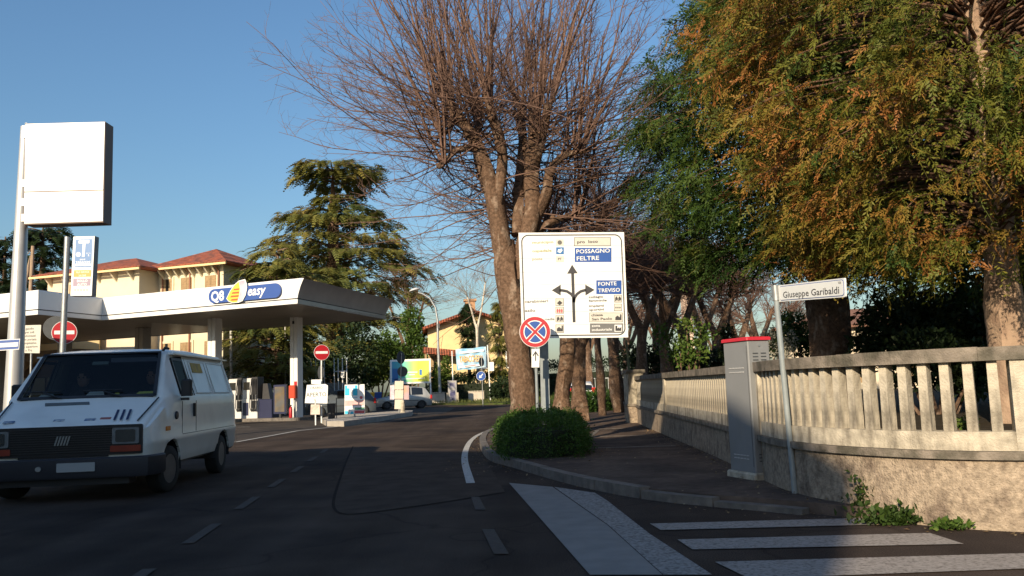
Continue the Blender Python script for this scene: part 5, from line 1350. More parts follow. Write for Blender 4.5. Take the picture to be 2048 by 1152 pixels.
# bonnet: seams, vents, stickers, number
def on_bonnet(x, f, off=.004):
    y = -.78 + f * .63; z = 1.03 + f * .305; n = Vector((0, -.305, .63)).normalized(); return Vector((x, y, z)) + n * off
def bq(x0, f0, x1, f1, m_, nm, off=.004, sk=0.0):
    a = [on_bonnet(x0, f0, off), on_bonnet(x1, f0, off), on_bonnet(x1 + sk, f1, off), on_bonnet(x0 + sk, f1, off)]; b = [v - Vector((0, 0, .012)) for v in a]
    return MB().add(a + b, [(0, 1, 2, 3), (7, 6, 5, 4), (0, 4, 5, 1), (1, 5, 6, 2), (2, 6, 7, 3), (3, 7, 4, 0)]).build(nm, m_, VAN)
bq(-.42, .74, .10, .86, mat('vent_grey', (.10, .11, .11), .6), 'bonnet_vent', .005, -.03)
bq(.80, .0, .815, .98, VB, 'bonnet_seam', .003, .06); bq(-.815, .0, -.80, .98, VB, 'bonnet_seam', .003, -.06)
for x in (-.66, -.1, .25): bq(x - .06, .06, x + .06, .14, mat('sticker_blue', (.06, .12, .25), .5, .3, 20, col2=(.4, .42, .42), f2=.5, s2=25), 'sticker', .005)
bq(.36, .10, .48, .16, mat('sticker_red', (.30, .10, .09), .6), 'sticker', .005)
t_ = text(VAN, '111', 0, 0, .24, 0, mat('navy_ink', (.012, .02, .075), .5), 'LEFT', .045, .9, -.38)
nrm = Vector((0, -.305, .63)).normalized(); yax = Vector((0, .63, .305)).normalized(); o_ = on_bonnet(.50, .05, .007)
t_.matrix_local = Matrix(((1, yax.x, nrm.x, o_.x), (0, yax.y, nrm.y, o_.y), (0, yax.z, nrm.z, o_.z), (0, 0, 0, 1))) @ Matrix.Diagonal((.60, 1.65, 1, 1))
# sides: door seams, handle, sticker, pressed panels, mirror, marker, filler cap
for s in (-1, 1):
    X = s * .998
    def sb(y0, z0, y1, z1, m_, nm, x=None, th=.006): xx = X if x is None else x; MB().box(min(xx, xx + s * th), y0, z0, max(xx, xx + s * th), y1, z1).build(nm, m_, VAN)
    sb(.44, .74, .452, 1.26, VB, 'door_seam', s * .992); sb(1.14, .74, 1.152, 1.26, VB, 'door_seam', s * .992); sb(.44, .776, 3.5, .784, VB, 'body_seam', s * .999)
    sb(1.0, 1.02, 1.06, 1.22, VB, 'door_handle', s * .99, .03)
    def up(y, f, off=.008): w0, w1 = lerp_tab(wmax, y) - .02, lerp_tab(wtop, y) + .035; return Vector((s * (w0 + (w1 - w0) * f + off), y, 1.34 + f * .59))
    def uq(y0, f0, y1, f1, m_, nm, off=.008, th=.01):
        a = [up(y0, f0, off), up(y1, f0, off), up(y1, f1, off), up(y0, f1, off)]; b = [v - Vector((s * th, 0, 0)) for v in a]
        fs = [(0, 1, 2, 3), (7, 6, 5, 4), (0, 4, 5, 1), (1, 5, 6, 2), (2, 6, 7, 3), (3, 7, 4, 0)]
        return MB().add(a + b, fs if s > 0 else [f[::-1] for f in fs]).build(nm, m_, VAN)
    for q in ((.50, .04, .54, .95), (1.0, .04, 1.05, .95), (.5, .9, 1.05, .97), (.48, .0, 1.06, .06)): uq(*q, VB, 'window_frame', .006)
    uq(1.14, .0, 1.152, 1.0, VB, 'door_seam', .004)
    for y0, y1 in ((1.3, 2.2), (2.35, 3.4)):
        for q in ((y0, .06, y1, .075), (y0, .9, y1, .915), (y0, .06, y0 + .012, .915), (y1 - .012, .06, y1, .915)): uq(*q, mat('panel_crease', (.56, .56, .53), .5), 'pressed_panel', .007)
    if s > 0: uq(1.42, .62, 1.98, .88, mat('yellow_sticker', (.52, .34, .02), .6, .25, 9, col2=(.25, .17, .03), f2=.56, s2=9), 'sticker', .009)
    MB().box(min(s * .93, s * 1.08), .42, 1.27, max(s * .93, s * 1.08), .46, 1.31).build('mirror_arm', VB, VAN)
    MB().cbox(min(s * .99, s * 1.12), .38, 1.33, max(s * .99, s * 1.12), .46, 1.58, .02).build('wing_mirror', VB, VAN)
    sb(-.28, .86, -.12, .92, AMBER, 'side_marker', s * .985, .02)
    MB().box(min(s * .78, s * .86), .5, 1.955, max(s * .78, s * .86), 3.6, 1.975).build('roof_gutter', VW, VAN)
MB().lathe([(0, 0), (.06, 0), (.055, .02), (0, .022)], 14, 'x', (.992, .16, 1.06)).build('filler_cap', VB, VAN)
MB().tube([(.70, .55, 2.0), (.74, .54, 2.06), (.76, .62, 2.05)], .02, 6).build('aerial_base', VB, VAN)
# two people in the cab
SKIN = mat('skin', (.36, .21, .15), .6, .05, 3); HAIRM = mat('dark_hair', (.02, .015, .012), .8, .2, 9)
def occupant(x, label, shirt):
    """seated figure behind the windscreen: one continuous body, clothing colour, with head and hair"""
    P = [(0, 0, .95), (0, -.02, 1.12), (0, -.01, 1.34), (0, -.01, 1.46), (0, -.03, 1.53), (0, -.05, 1.63), (0, -.05, 1.74),
         (-.17, -.02, 1.40), (-.25, -.12, 1.20), (-.16, -.38, 1.22), (.17, -.02, 1.40), (.25, -.12, 1.20), (.16, -.38, 1.22), (-.10, -.35, .96), (.10, -.35, .96)]
    E_ = [(0, 1), (1, 2), (2, 3), (3, 4), (4, 5), (5, 6), (2, 7), (7, 8), (8, 9), (2, 10), (10, 11), (11, 12), (0, 13), (0, 14)]
    R_ = [.16, .15, .15, .075, .058, .095, .075, .075, .05, .038, .075, .05, .038, .085, .085]
    o = thing('person', label, 'person', VAN.matrix_basis @ Vector((x, 1.06, 0.0)), VAN.rotation_euler.z)
    me = bpy.data.meshes.new('body'); me.from_pydata(P, E_, []); me.materials.append(shirt)
    b = bpy.data.objects.new('body', me); link(b, o)
    sk = b.modifiers.new('skin', 'SKIN'); sk.use_smooth_shade = True
    for i, d in enumerate(me.skin_vertices[0].data): d.radius = (R_[i], R_[i] * .85); d.use_root = i == 0
    b.modifiers.new('sub', 'SUBSURF').levels = 2; b.modifiers['sub'].render_levels = 2
    h = MB(); h.M = Matrix.Translation((0, -.06, 1.655))
    h.lathe([(0, -.13), (.05, -.125), (.075, -.08), (.088, 0), (.085, .06), (.06, .11), (0, .13)], 16); h = h.build('head', SKIN, o, 60)
    f = MB()
    f.add([(-.015, -.145, 1.63), (.015, -.145, 1.63), (0, -.17, 1.635), (0, -.143, 1.68)], [(0, 1, 2), (1, 3, 2), (3, 0, 2)]); f.build('nose', SKIN, h)
    for s in (-1, 1):
        MB().lathe([(0, 0), (.013, .004), (0, .008)], 8, 'y', (s * .032, -.148, 1.665)).build('eye', HAIRM, h); MB().lathe([(0, -.008), (.026, 0), (0, .008)], 8, 'x', (s * .09, -.05, 1.65)).build('ear', SKIN, h)
    MB().box(-.025, -.143, 1.598, .025, -.136, 1.604).build('mouth', mat('lips', (.28, .10, .08), .6), h)
    hm = MB(); hm.M = Matrix.Translation((0, -.045, 1.68)); hm.lathe([(.098, -.03), (.1, .03), (.08, .09), (.04, .12), (0, .125)], 16); hm.build('hair', HAIRM, h, 60)
    return o
occupant(.45, 'driver in dark clothes seated at the steering wheel of van', mat('dark_jacket', (.02, .022, .03), .85, .2, 6))
occupant(-.45, 'passenger in dark clothes seated in the white van', mat('brown_jacket', (.03, .025, .022), .85, .2, 6))

# ---- small cars
def hatchback(name, label, loc, rz, paint, L=3.9, Hh=1.5, W=.83, red_rear=False):
    o = thing(name, label, 'car', loc, rz)
    def Y(f): return f * L
    zt = [(0, .62), (.02, .74), (.06, .80), (.22, .93), (.25, .97), (.42, Hh - .05), (.48, Hh), (.70, Hh - .01), (.86, Hh - .09), (.90, Hh - .18), (.975, .98), (.99, .80), (1, .62)]
    wt = [(0, .5), (.04, .66), (.24, .74), (.42, .60), (.5, .60), (.85, .57), (.975, .72), (1, .66)]
    wm = [(0, .62), (.04, .76), (.12, W), (.88, W), (.96, W - .06), (1, W - .16)]
    fw, rw, r = .20, .815, .30
    def arch(y):
        z = 0
        for c in (fw * L, rw * L):
            d = abs(y - c)
            if d < .36: z = max(z, .24 + math.sqrt(max(0, .36 ** 2 - d * d)))
        return z
    ys = sorted(set([f * L for f in (0, .02, .04, .06, .12, .22, .25, .3, .36, .42, .45, .48, .55, .62, .64, .7, .8, .84, .86, .9, .94, .975, .99, 1)] + [c * L + .36 * math.sin(a) for c in (fw, rw) for a in np.linspace(-PI / 2, PI / 2, 11)]))
    S = []
    for y in ys:
        f = y / L; t, w, m_ = lerp_tab(zt, f), lerp_tab(wt, f), lerp_tab(wm, f)
        cab = t > 1.02
        sec = [(0, t), (w * .6, t - .006), (w * .95, t - .03)]
        sec += [(w + .02, t - .07), (m_ - .05, max(.95, min(.98, t - .08))), (m_ - .03, .90)] if cab else [(w + .02, t - .05), (w + .03, t - .06), (w + .035, t - .07)]
        for x, z in ((m_, .74), (m_ + .005, .58), (m_, .40), (m_ - .05, .22)): sec.append((x, min(z, sec[-1][1] - .001)))
        a = arch(y)
        if a: sec = [(x, max(z, a)) for x, z in sec]
        S.append((y, sec))
    def pn(i, j):
        f = (S[i][0] + S[i + 1][0]) / 2 / L
        return (.26 < f < .42 and j in (0, 1)) or (.91 < f < .974 and j in (0, 1)) or ((.44 < f < .615 or .645 < f < .83) and j == 3)
    b, g2 = loft_half(S, pn); b = b.build('body', paint, o); clean(b); g2 = g2.build('window_glass', DGLASS, o); clean(g2)
    for i_ in (0, -1):
        sec = S[i_][1]; P = sec + [(-x, z) for x, z in sec[::-1][:-1]]
        MB().plate(P[::-1] if i_ == 0 else P, S[i_][0] - .001, S[i_][0] + .001).build('nose' if i_ == 0 else 'tail', paint, o)
    MB().box(-.7, .2, .2, .7, L - .2, .26).build('underside', DARKM, o)
    for c in (fw, rw):
        for s in (-1, 1): wheel(o, s * (W - .10), c * L, r, .18, 6)
    for s in (-1, 1):
        MB().cbox(min(s * .42, s * .66), -.01, .60, max(s * .42, s * .66), .06, .76, .02).build('headlight', LENS, o)
        MB().box(min(s * .60, s * .80), L - .11, .68, max(s * .60, s * .80), L + .004, 1.12 if red_rear else .95).build('tail_light', REDL, o)
        MB().cbox(min(s * .86, s * 1.0), .27 * L, .93, max(s * .86, s * 1.0), .27 * L + .1, 1.06, .02).build('wing_mirror', DARKM, o)
        MB().box(min(s * (W - .004), s * (W + .012)), .24 * L, .56, max(s * (W - .004), s * (W + .012)), .76 * L, .60).build('side_moulding', DARKM, o)
    MB().box(-.26, L + .0, .52, .26, L + .012, .64).build('number_plate', SIGNW, o)
    return o
SILV = mat('silver_paint', (.40, .40, .38), .38, .04, 2, metal=.35, coat=.4); DGREY = mat('dark_grey_paint', (.07, .085, .10), .35, .05, 2, coat=.4); WPAINT = mat('car_white', (.62, .62, .60), .35, .04, 2, coat=.4)
p = gnd(757, 819); hatchback('parked_car', 'silver hatchback parked side on before the billboard', (p.x - .1, p.y - 1.2, 0), math.radians(-90 + 16), SILV, 4.05, 1.6)
p = at(668, 830, 49); hatchback('parked_car', 'dark grey hatchback behind the APERTO board under the canopy', (p.x - 1.5, 48.5, 0), math.radians(-78), DGREY, 3.9, 1.5)
p = at(1154, 800, 58); hatchback('parked_car', 'white hatchback with red tail lights seen between tree trunks', (p.x, 54, 0.0), math.radians(180 - 4), WPAINT, 3.9, 1.5, red_rear=True)
p = at(-12, 800, 26); hatchback('parked_car', 'dark car mostly hidden behind the van at left edge', (p.x - 1.0, 27.0, 0), math.radians(-60), mat('navy_paint', (.02, .03, .08), .35, .05, 2, coat=.4), 3.9, 1.45)
# ------------------------------------------------------------------ vegetation
BARK = mat('bark', (.13, .082, .055), .95, .5, 16, 1.0, 30, col2=(.24, .175, .13), f2=.60, s2=6.0, spec=.1, sharp=.05, streak=.5)
BARK2 = mat('bark_red', (.20, .11, .07), .95, .35, 9, 1.0, 25, col2=(.09, .06, .045), f2=.5, s2=5, spec=.1)
TWIG = mat('twig_bark', (.165, .10, .075), .8, .25, 3, spec=.2)
TWIG2 = mat('twig_dark', (.13, .078, .06), .85, .25, 3, spec=.2)
TWIG3 = mat('twig_pale', (.27, .21, .15), .85, .25, 3, spec=.2)
def V3(v): return np.array([v.x, v.y, v.z])
def limb_mesh(limbs, sides=10):
    """limbs: list of (points, radii); smooth tapering tubes with knobbly surface"""
    mb = MB()
    for P, R in limbs:
        Q = catmull([Vector(p) for p in P], 0.12); n = len(Q)
        L = [0.0]
        for a, b in zip(P, P[1:]): L.append(L[-1] + (Vector(b) - Vector(a)).length)
        ph = random.uniform(0, 6)
        rr = [np.interp(L[-1] * i / (n - 1), L, R) * (1 + .05 * math.sin(i * .35 + ph) + .03 * math.sin(i * .9 + ph * 2)) for i in range(n)]
        k0 = len(mb.V); mb.tube(Q, rr, sides)
        for i in range(n):
            for k in range(sides):
                v = mb.V[k0 + i * sides + k]; f = .10 * math.sin(k * 2.1 + i * .23 + ph) + .06 * math.sin(k * 3.7 - i * .4) + random.uniform(-.03, .03)
                mb.V[k0 + i * sides + k] = v + (v - Q[i]) * f
    return mb
def twig_crown(o, d, L, r0, nseg=7, nt=9, tl=.8, ns=4, sl=.35, lift=.03, wob=.07, sides=3, lift2=.03, tz=0.0):
    P = grow(o, d, L, nseg, lift, wob)
    parts = [tubes(P, taper(len(P), nseg + 1, r0, r0 * .22), 4)]
    T = side_twigs(P, nt, tl, .75, .12, lift2, 3, .14, tz); parts.append(tubes(T, taper(len(T), 4, r0 * .33, r0 * .13), sides))
    if ns:
        S = side_twigs(T, ns, sl, .8, .1, lift2, 2, .16, tz); parts.append(tubes(S, taper(len(S), 3, r0 * .17, r0 * .09), sides))
    return merge(parts)

# ---- the big pollarded lime behind the direction board
LYm = 19.0
lb = at(1053, 856, LYm)
lime = thing('lime_tree', 'big bare pollarded tree with forked trunk behind direction board', 'tree', (lb.x, LYm, .1))
def lp(px, py, dy=0.0): q = at(px, py, LYm + dy); return (q.x - lb.x, dy, q.z - .1)
def LM(pts, dy0, dy1):
    n = len(pts); return ([lp(p[0], p[1], dy0 + (dy1 - dy0) * i / (n - 1)) for i, p in enumerate(pts)], [p[2] * (.78 if p[1] > 450 else .86) for p in pts])
limbs = [LM([(1056, 872, .46), (1052, 830, .40), (1046, 780, .365), (1036, 700, .35), (1026, 620, .345), (1018, 560, .36), (1014, 515, .36), (1012, 480, .22)], 0, 0),
         LM([(1014, 545, .26), (998, 450, .25), (986, 390, .225), (965, 320, .19), (940, 265, .155), (905, 215, .125), (880, 186, .115)], 0, -.6),
         LM([(1030, 560, .26), (1054, 470, .25), (1064, 420, .24), (1062, 340, .2), (1070, 260, .165), (1068, 212, .13)], 0, .5),
         LM([(992, 420, .16), (1005, 335, .14), (1002, 290, .13), (985, 235, .12), (972, 188, .11)], -.2, -.9),
         LM([(990, 410, .16), (966, 350, .13), (952, 290, .11), (962, 215, .10)], 0, 1.1),
         LM([(1034, 470, .18), (1038, 385, .15), (1046, 300, .13), (1040, 215, .11)], .1, 1.0),
         LM([(1066, 440, .18), (1092, 388, .14), (1100, 340, .12), (1130, 310, .09), (1165, 302, .07)], .3, -.3),
         LM([(1063, 350, .15), (1084, 275, .12), (1096, 215, .11)], .3, -.5),
         LM([(952, 295, .08), (912, 303, .07), (884, 331, .065)], -.4, -.8),
         LM([(912, 222, .08), (898, 262, .055), (878, 268, .05)], -.5, -.8),
         LM([(1064, 470, .12), (1110, 440, .08), (1160, 430, .05)], .2, .8)]
limb_mesh(limbs).build('trunk', BARK, lime, 60)
kn = MB()
for P, R in limbs[1:]:
    for k in range(2):
        i = random.randrange(max(1, len(P) - 3), len(P)); c = Vector(P[i]) + Vector((random.uniform(-.06, .06), random.uniform(-.06, .06), random.uniform(-.06, .06)))
        r = R[i] * random.uniform(.9, 1.35); kn.M = Matrix.Translation(c)
        kn.lathe([(0, -r), (r * .7, -r * .7), (r, 0), (r * .75, r * .65), (0, r)], 8); kn.build('burr', BARK, lime, 70); kn = MB()
C0 = np.array(lp(1035, 345)); O, D, Ls, WH = [], [], [], []
cnts = [0, 70, 58, 44, 40, 44, 48, 38, 30, 18, 34]
for (P, R), cnt in zip(limbs, cnts):
    P = np.array(P); seg = np.linalg.norm(np.diff(P, axis=0), axis=1); cum = np.r_[0, np.cumsum(seg)]
    for q_ in range(cnt):
        whip = q_ % 4 == 0                                   # straight upright whips from the pollard heads, the rest arch outwards
        t = cum[-1] * (1 - abs(rng.normal(0, .12 if whip else .42))); t = max(cum[-1] * .12, t)
        p = np.array([np.interp(t, cum, P[:, k]) for k in range(3)]) + rng.normal(0, .05, 3)
        o_ = p - C0; o_[2] *= .3; o_ = o_ / max(.3, np.linalg.norm(o_))
        th = rng.uniform(0, 2 * PI); hor = np.array([math.cos(th), math.sin(th) * .8, 0])
        if whip:
            d = o_ * .35 + hor * .3 + np.array([0, 0, rng.uniform(.9, 1.6)]); L_ = rng.uniform(2.8, 4.8)
        else:
            d = o_ * .6 + hor * 1.2 + np.array([0, 0, rng.uniform(-.42, .65)]); L_ = rng.uniform(2.4, 5.0)
        e_ = p + d / np.linalg.norm(d) * L_
        if min(e_[1], p[1]) < -1.2 and min(e_[2], p[2]) < 6.0: d[1] = abs(d[1])      # keeps clear of the direction board
        O.append(p); D.append(d); Ls.append(L_); WH.append(whip)
O, D, Ls, WH = np.array(O), np.array(D), np.array(Ls), np.array(WH)
V, Fq = merge([twig_crown(O[WH], D[WH], Ls[WH], .030, 9, 7, 1.0, 2, .42, .02, .05), twig_crown(O[~WH], D[~WH], Ls[~WH], .018, 9, 10, 1.0, 3, .42, .045, .10)])
np_mesh('crown', V, Fq, TWIG, lime)
# ---- general bare tree
def bare_tree(label, x, y, z0, H, r, R, n=70, seed=1, name='bare_tree', m=TWIG2, bark=BARK, fork=3, lean=0.0, fork_z=.45, group='bare trees along the pavement', twig_r=.024, nt=8, ns=3, sz=1.0):
    global rng
    keep = rng; rng = np.random.default_rng(seed); random.seed(seed)
    o = thing(name, label, 'tree', (x, y, z0), 0, group)
    fz = H * fork_z
    lim = [([(0, 0, -.1), (lean * .3, 0, fz * .35), (lean * .6 + rng.normal(0, .05), 0, fz * .7), (lean, 0, fz)], [r * 1.2, r, r * .9, r * .85])]
    ends = []
    for k in range(fork):
        a = 2 * PI * k / fork + rng.uniform(-.4, .4); s = R * rng.uniform(.28, .42)
        p1 = (lean + math.cos(a) * s * .5, math.sin(a) * s * .5, fz + (H - fz) * .22); p2 = (lean + math.cos(a) * s * .9, math.sin(a) * s * .9, fz + (H - fz) * rng.uniform(.4, .55))
        lim.append(([(lean * .97, 0, fz * .93), p1, p2], [r * .65, r * .5, r * .34])); ends.append((np.array(p1), np.array(p2)))
    limb_mesh(lim, 8).build('trunk', bark, o, 60)
    O, D, Ls = [], [], []
    for i in range(n):
        p1, p2 = ends[i % fork]; t = rng.uniform(.2, 1.05); p = p1 * (1 - t) + p2 * t
        th = rng.uniform(0, 2 * PI); d = np.array([math.cos(th), math.sin(th), rng.uniform(-.1, 1.7)]); out = p2 - np.array([lean, 0, p2[2]])
        O.append(p); D.append(d + out * .5); Ls.append((H - p[2]) * rng.uniform(.55, .95))
    V, Fq = twig_crown(np.array(O), np.array(D), np.array(Ls), twig_r, 6, nt, .75 * sz, ns, .35 * sz, .03, .08)
    np_mesh('crown', V, Fq, m, o); rng = keep
    return o
def base(px, Y): q = at(px, 800, Y); return q.x
bare_tree('stout mossy tree right of the direction board post', base(1122, 24.5), 24.5, .1, 9.5, .235, 3.8, 105, 3, lean=.25, fork_z=.36, fork=3)
bare_tree('tree with trunk forking low into a wide V', base(1160, 28.5), 28.5, .1, 10, .27, 4.0, 105, 4, fork=2, fork_z=.24)
bare_tree('slim dark tree standing between the mossy trunks', base(1203, 33), 33, .1, 10, .15, 3.8, 95, 5, fork=3, fork_z=.4)
bare_tree('tree with bumpy pale trunk nearest the wall end', base(1238, 36), 36, .1, 10, .27, 4.2, 105, 6, fork=3, lean=-.3, fork_z=.42)
PK = [(1285, 33, 7.6, .24, 2, 'dark park tree farthest left behind the wall'), (1312, 37, 8.2, .26, 3, 'dark park tree second from left behind the wall'), (1338, 31, 7.0, .2, 3, 'dark park tree third from left behind the wall'),
      (1385, 36, 8.0, .28, 2, 'dark forked park tree beside the far bell tower'), (1408, 43, 8.6, .25, 3, 'park tree just right of the bell tower'), (1437, 37, 7.4, .26, 2, 'forked park tree above the leafy shrub'),
      (1492, 46, 7.4, .28, 3, 'park tree left of the grey cabinet lid'), (1528, 52, 7.6, .3, 3, 'park tree right behind the grey cabinet lid'), (1582, 58, 7.6, .3, 4, 'rounded bare park tree left of big conifer trunk'), (1625, 66, 8.0, .3, 4, 'rounded bare park tree farthest right')]
for k, (px, Y, H, r, fk, lab) in enumerate(PK):
    bare_tree(lab, base(px, Y), Y, .5, H, r, 3.4, 84 if k < 6 else 50, 20 + k, 'park_tree', TWIG2 if k < 6 else TWIG, BARK, fk, rng.uniform(-.3, .3), .38, 'bare park trees behind the wall', .032, 9, 3, 1.2)
# low bare tree belt far right and behind
for k, (px, Y, H, lab) in enumerate(((1255, 70, 11, 'tall bare tree in the distance behind the gate posts'), (1330, 78, 11.5, 'tall bare tree in the distance left of bell tower'), (1440, 85, 11, 'tall bare tree in the distance right of bell tower'), (1180, 62, 11, 'tall bare tree in the distance behind the direction board'))):
    bare_tree(lab, base(px, Y), Y, 0, H, .3, 5.5, 60, 50 + k, 'distant_tree', TWIG2, BARK, 4, 0, .35, 'distant bare trees', .045, 8, 3, 1.6)
# birch and thin trees by the yellow house
bi_ = bare_tree('thin pale birch with hanging twigs before the yellow house', base(958, 81), 81, .1, 14.5, .16, 3.2, 36, 70, 'birch_tree', TWIG3, mat('birch_bark', (.5, .44, .36), .8, .3, 6), 2, 0, .5, None, .02, 14, 3, 1.3)
bare_tree('scrubby brown tree overhanging the canopy end', base(805, 92), 92, .1, 18, .3, 6, 55, 71, 'scrub_tree', mat('twig_brown', (.16, .10, .06), .9, .3, 3), BARK, 4, .6, .3, None, .022, 12, 4, 1.5)

# ---- conifers
SEQ = leaf_mat('sequoia_foliage', [(0, (.055, .10, .02)), (.45, (.15, .15, .022)), (.72, (.25, .16, .03)), (1, (.32, .13, .035))], .28)
THU = leaf_mat('thuja_foliage', [(0, (.022, .052, .010)), (.6, (.055, .095, .014)), (1, (.12, .115, .024))], .2)
CED = leaf_mat('cedar_foliage', [(0, (.075, .105, .03)), (.5, (.17, .17, .04)), (1, (.27, .21, .05))], .25)
IVY = leaf_mat('ivy_foliage', [(0, (.035, .075, .016)), (.6, (.08, .14, .024)), (1, (.14, .18, .04))], .28)
BOX = leaf_mat('box_foliage', [(0, (.024, .058, .010)), (.6, (.05, .11, .016)), (1, (.10, .17, .03))], .25)
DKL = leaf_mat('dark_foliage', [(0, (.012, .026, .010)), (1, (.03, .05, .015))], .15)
FRS = []
for k_, (n_, la_, w_, an_, dr_) in enumerate(((7, .26, .055, 50, .45), (6, .22, .05, 62, .8), (8, .30, .05, 40, .2))):
    q_ = frond(n_, la_, w_, an_, dr_, .3); FRS.append(q_ + np.random.default_rng(5 + k_).normal(0, .03, (len(q_), 1, 3)) + np.random.default_rng(9 + k_).normal(0, .010, q_.shape))
FR = FRS[0]
def big_conifer(name, label, x, y, z0, zb, zt, R, nb, per, size, m, r_trunk, seed, tbias, trunk_m=BARK2, prof=None, view=(0, 0)):
    """plume-like boughs from the trunk to an uneven crown surface, each hung with feathery sprays"""
    global rng
    keep = rng; rng = np.random.default_rng(seed); random.seed(seed)
    o = thing(name, label, 'tree', (x, y, z0))
    zc = [zb + (zt - zb) * t for t in (0, .12, .3, .5, .7, .85, 1)]
    rc = [R * t for t in (prof or (.62, .86, 1.0, .98, .86, .62, .1))]
    zt_ = zt - z0
    limb_mesh([([(0, 0, -.1), (0, 0, 1.0), (.05, .05, (zb - z0) + 1), (0, 0, zt_ * .6), (0, 0, zt_ * .95)], [r_trunk * 1.35, r_trunk * 1.05, r_trunk * .95, r_trunk * .6, .05])], 14).build('trunk', trunk_m, o, 60)
    z = zb + (zt - zb) * rng.beta(1.05, 1.15, nb); th = rng.uniform(0, 2 * PI, nb)
    rad = np.interp(z, zc, rc) * rng.uniform(.80, 1.07, nb)
    tip = np.stack([np.cos(th) * rad, np.sin(th) * rad, z - z0], 1)
    root = np.stack([np.zeros(nb), np.zeros(nb), (z - z0) + rad * .12], 1)
    mid = (tip + root) / 2 + np.array([0, 0, .35])
    P = np.stack([root, root * .5 + mid * .5 + [0, 0, .1], mid, tip * .6 + mid * .4 + [0, 0, .12], tip], 1)
    Vb, Fb = tubes(P, taper(nb, 5, .016 + .005 * rad, .005), 4)
    np_mesh('bough', Vb, Fb, BARK2, o)
    # sprays: along the outer half of each bough, scattered round it
    out = unit(np.stack([np.cos(th), np.sin(th), np.full(nb, -.25)], 1))
    idx = np.repeat(np.arange(nb), per)
    f = 1 - np.abs(rng.normal(0, .20, len(idx))); f = np.clip(f, .35, 1.05)[:, None]
    o_ = P[idx, 2] * (1 - f) + tip[idx] * f if False else mid[idx] * (1 - f) + tip[idx] * f
    o_ = o_ + rng.normal(0, 1, (len(idx), 3)) * np.array([.19, .19, .15]) * (.6 + R * .12)
    d = out[idx] * .9 + rng.normal(0, .6, (len(idx), 3)) + np.array([0, 0, -.34])
    away = (np.cos(th) * x + np.sin(th) * y)[idx] > .35 * math.hypot(x, y)
    far_ = away | (o_[:, 0] + x > 9.6) | (o_[:, 2] + z0 > 1.3 + .47 * (y + o_[:, 1]) + 1.0)      # sparser where no view from the street reaches
    keep_ = ~far_ | (rng.random(len(idx)) < .3); o_, d, idx = o_[keep_], d[keep_], idx[keep_]
    s = size * rng.uniform(.5, 1.45, len(idx)); kind_ = rng.integers(0, 3, len(idx)); parts_, cis = [], []
    for kd in range(3):
        sel = np.where(kind_ == kd)[0]; v_, f_, c_ = spread(FRS[kd], o_[sel], d[sel], s[sel], None, .7); parts_.append((v_, f_)); cis.append(sel[c_])
    V, Fq = merge(parts_); ci = np.concatenate(cis)
    btint = np.clip(rng.normal(tbias, .24, nb), 0, 1)
    tint = np.clip(btint[idx] + rng.normal(0, .16, len(idx)), 0, 1)[ci]
    np_mesh('crown', V, Fq, m, o, tint)
    # sparse inner foliage, tinted darker to stand for shade inside the crown
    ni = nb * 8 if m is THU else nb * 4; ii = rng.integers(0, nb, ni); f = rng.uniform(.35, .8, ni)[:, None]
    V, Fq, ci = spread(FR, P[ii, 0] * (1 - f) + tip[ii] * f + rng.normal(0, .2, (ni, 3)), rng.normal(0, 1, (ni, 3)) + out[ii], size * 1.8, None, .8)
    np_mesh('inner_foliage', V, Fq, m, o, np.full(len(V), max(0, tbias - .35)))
    rng = keep
    return o
pA = at(2012, 650, 12.4)
big_conifer('conifer_tree', 'large russet-tipped conifer with pale trunk at right edge', pA.x, 12.4, .55, 2.75, 11.5, 3.95, 680, 56, .25, SEQ, .24, 101, .56, mat('pale_bark', (.36, .25, .17), .95, .3, 8, .8, 25, col2=(.2, .13, .09), f2=.55, s2=4), (.55, .80, .98, 1.0, .96, .8, .3))
pB = at(1672, 650, 18.5)
big_conifer('conifer_tree', 'broad dark green conifer behind the street name sign', pB.x - .15, 18.5, .55, 3.75, 11.8, 4.15, 520, 54, .325, THU, .40, 102, .38, BARK, (.66, .90, 1.0, .96, .64, .36, .08))
pC = at(2160, 650, 17)
big_conifer('conifer_tree', 'conifer filling the background behind the right-hand trunk', pC.x + .6, 20, .55, 1.6, 11, 3.9, 200, 8, .6, THU, .3, 103, .25, BARK)

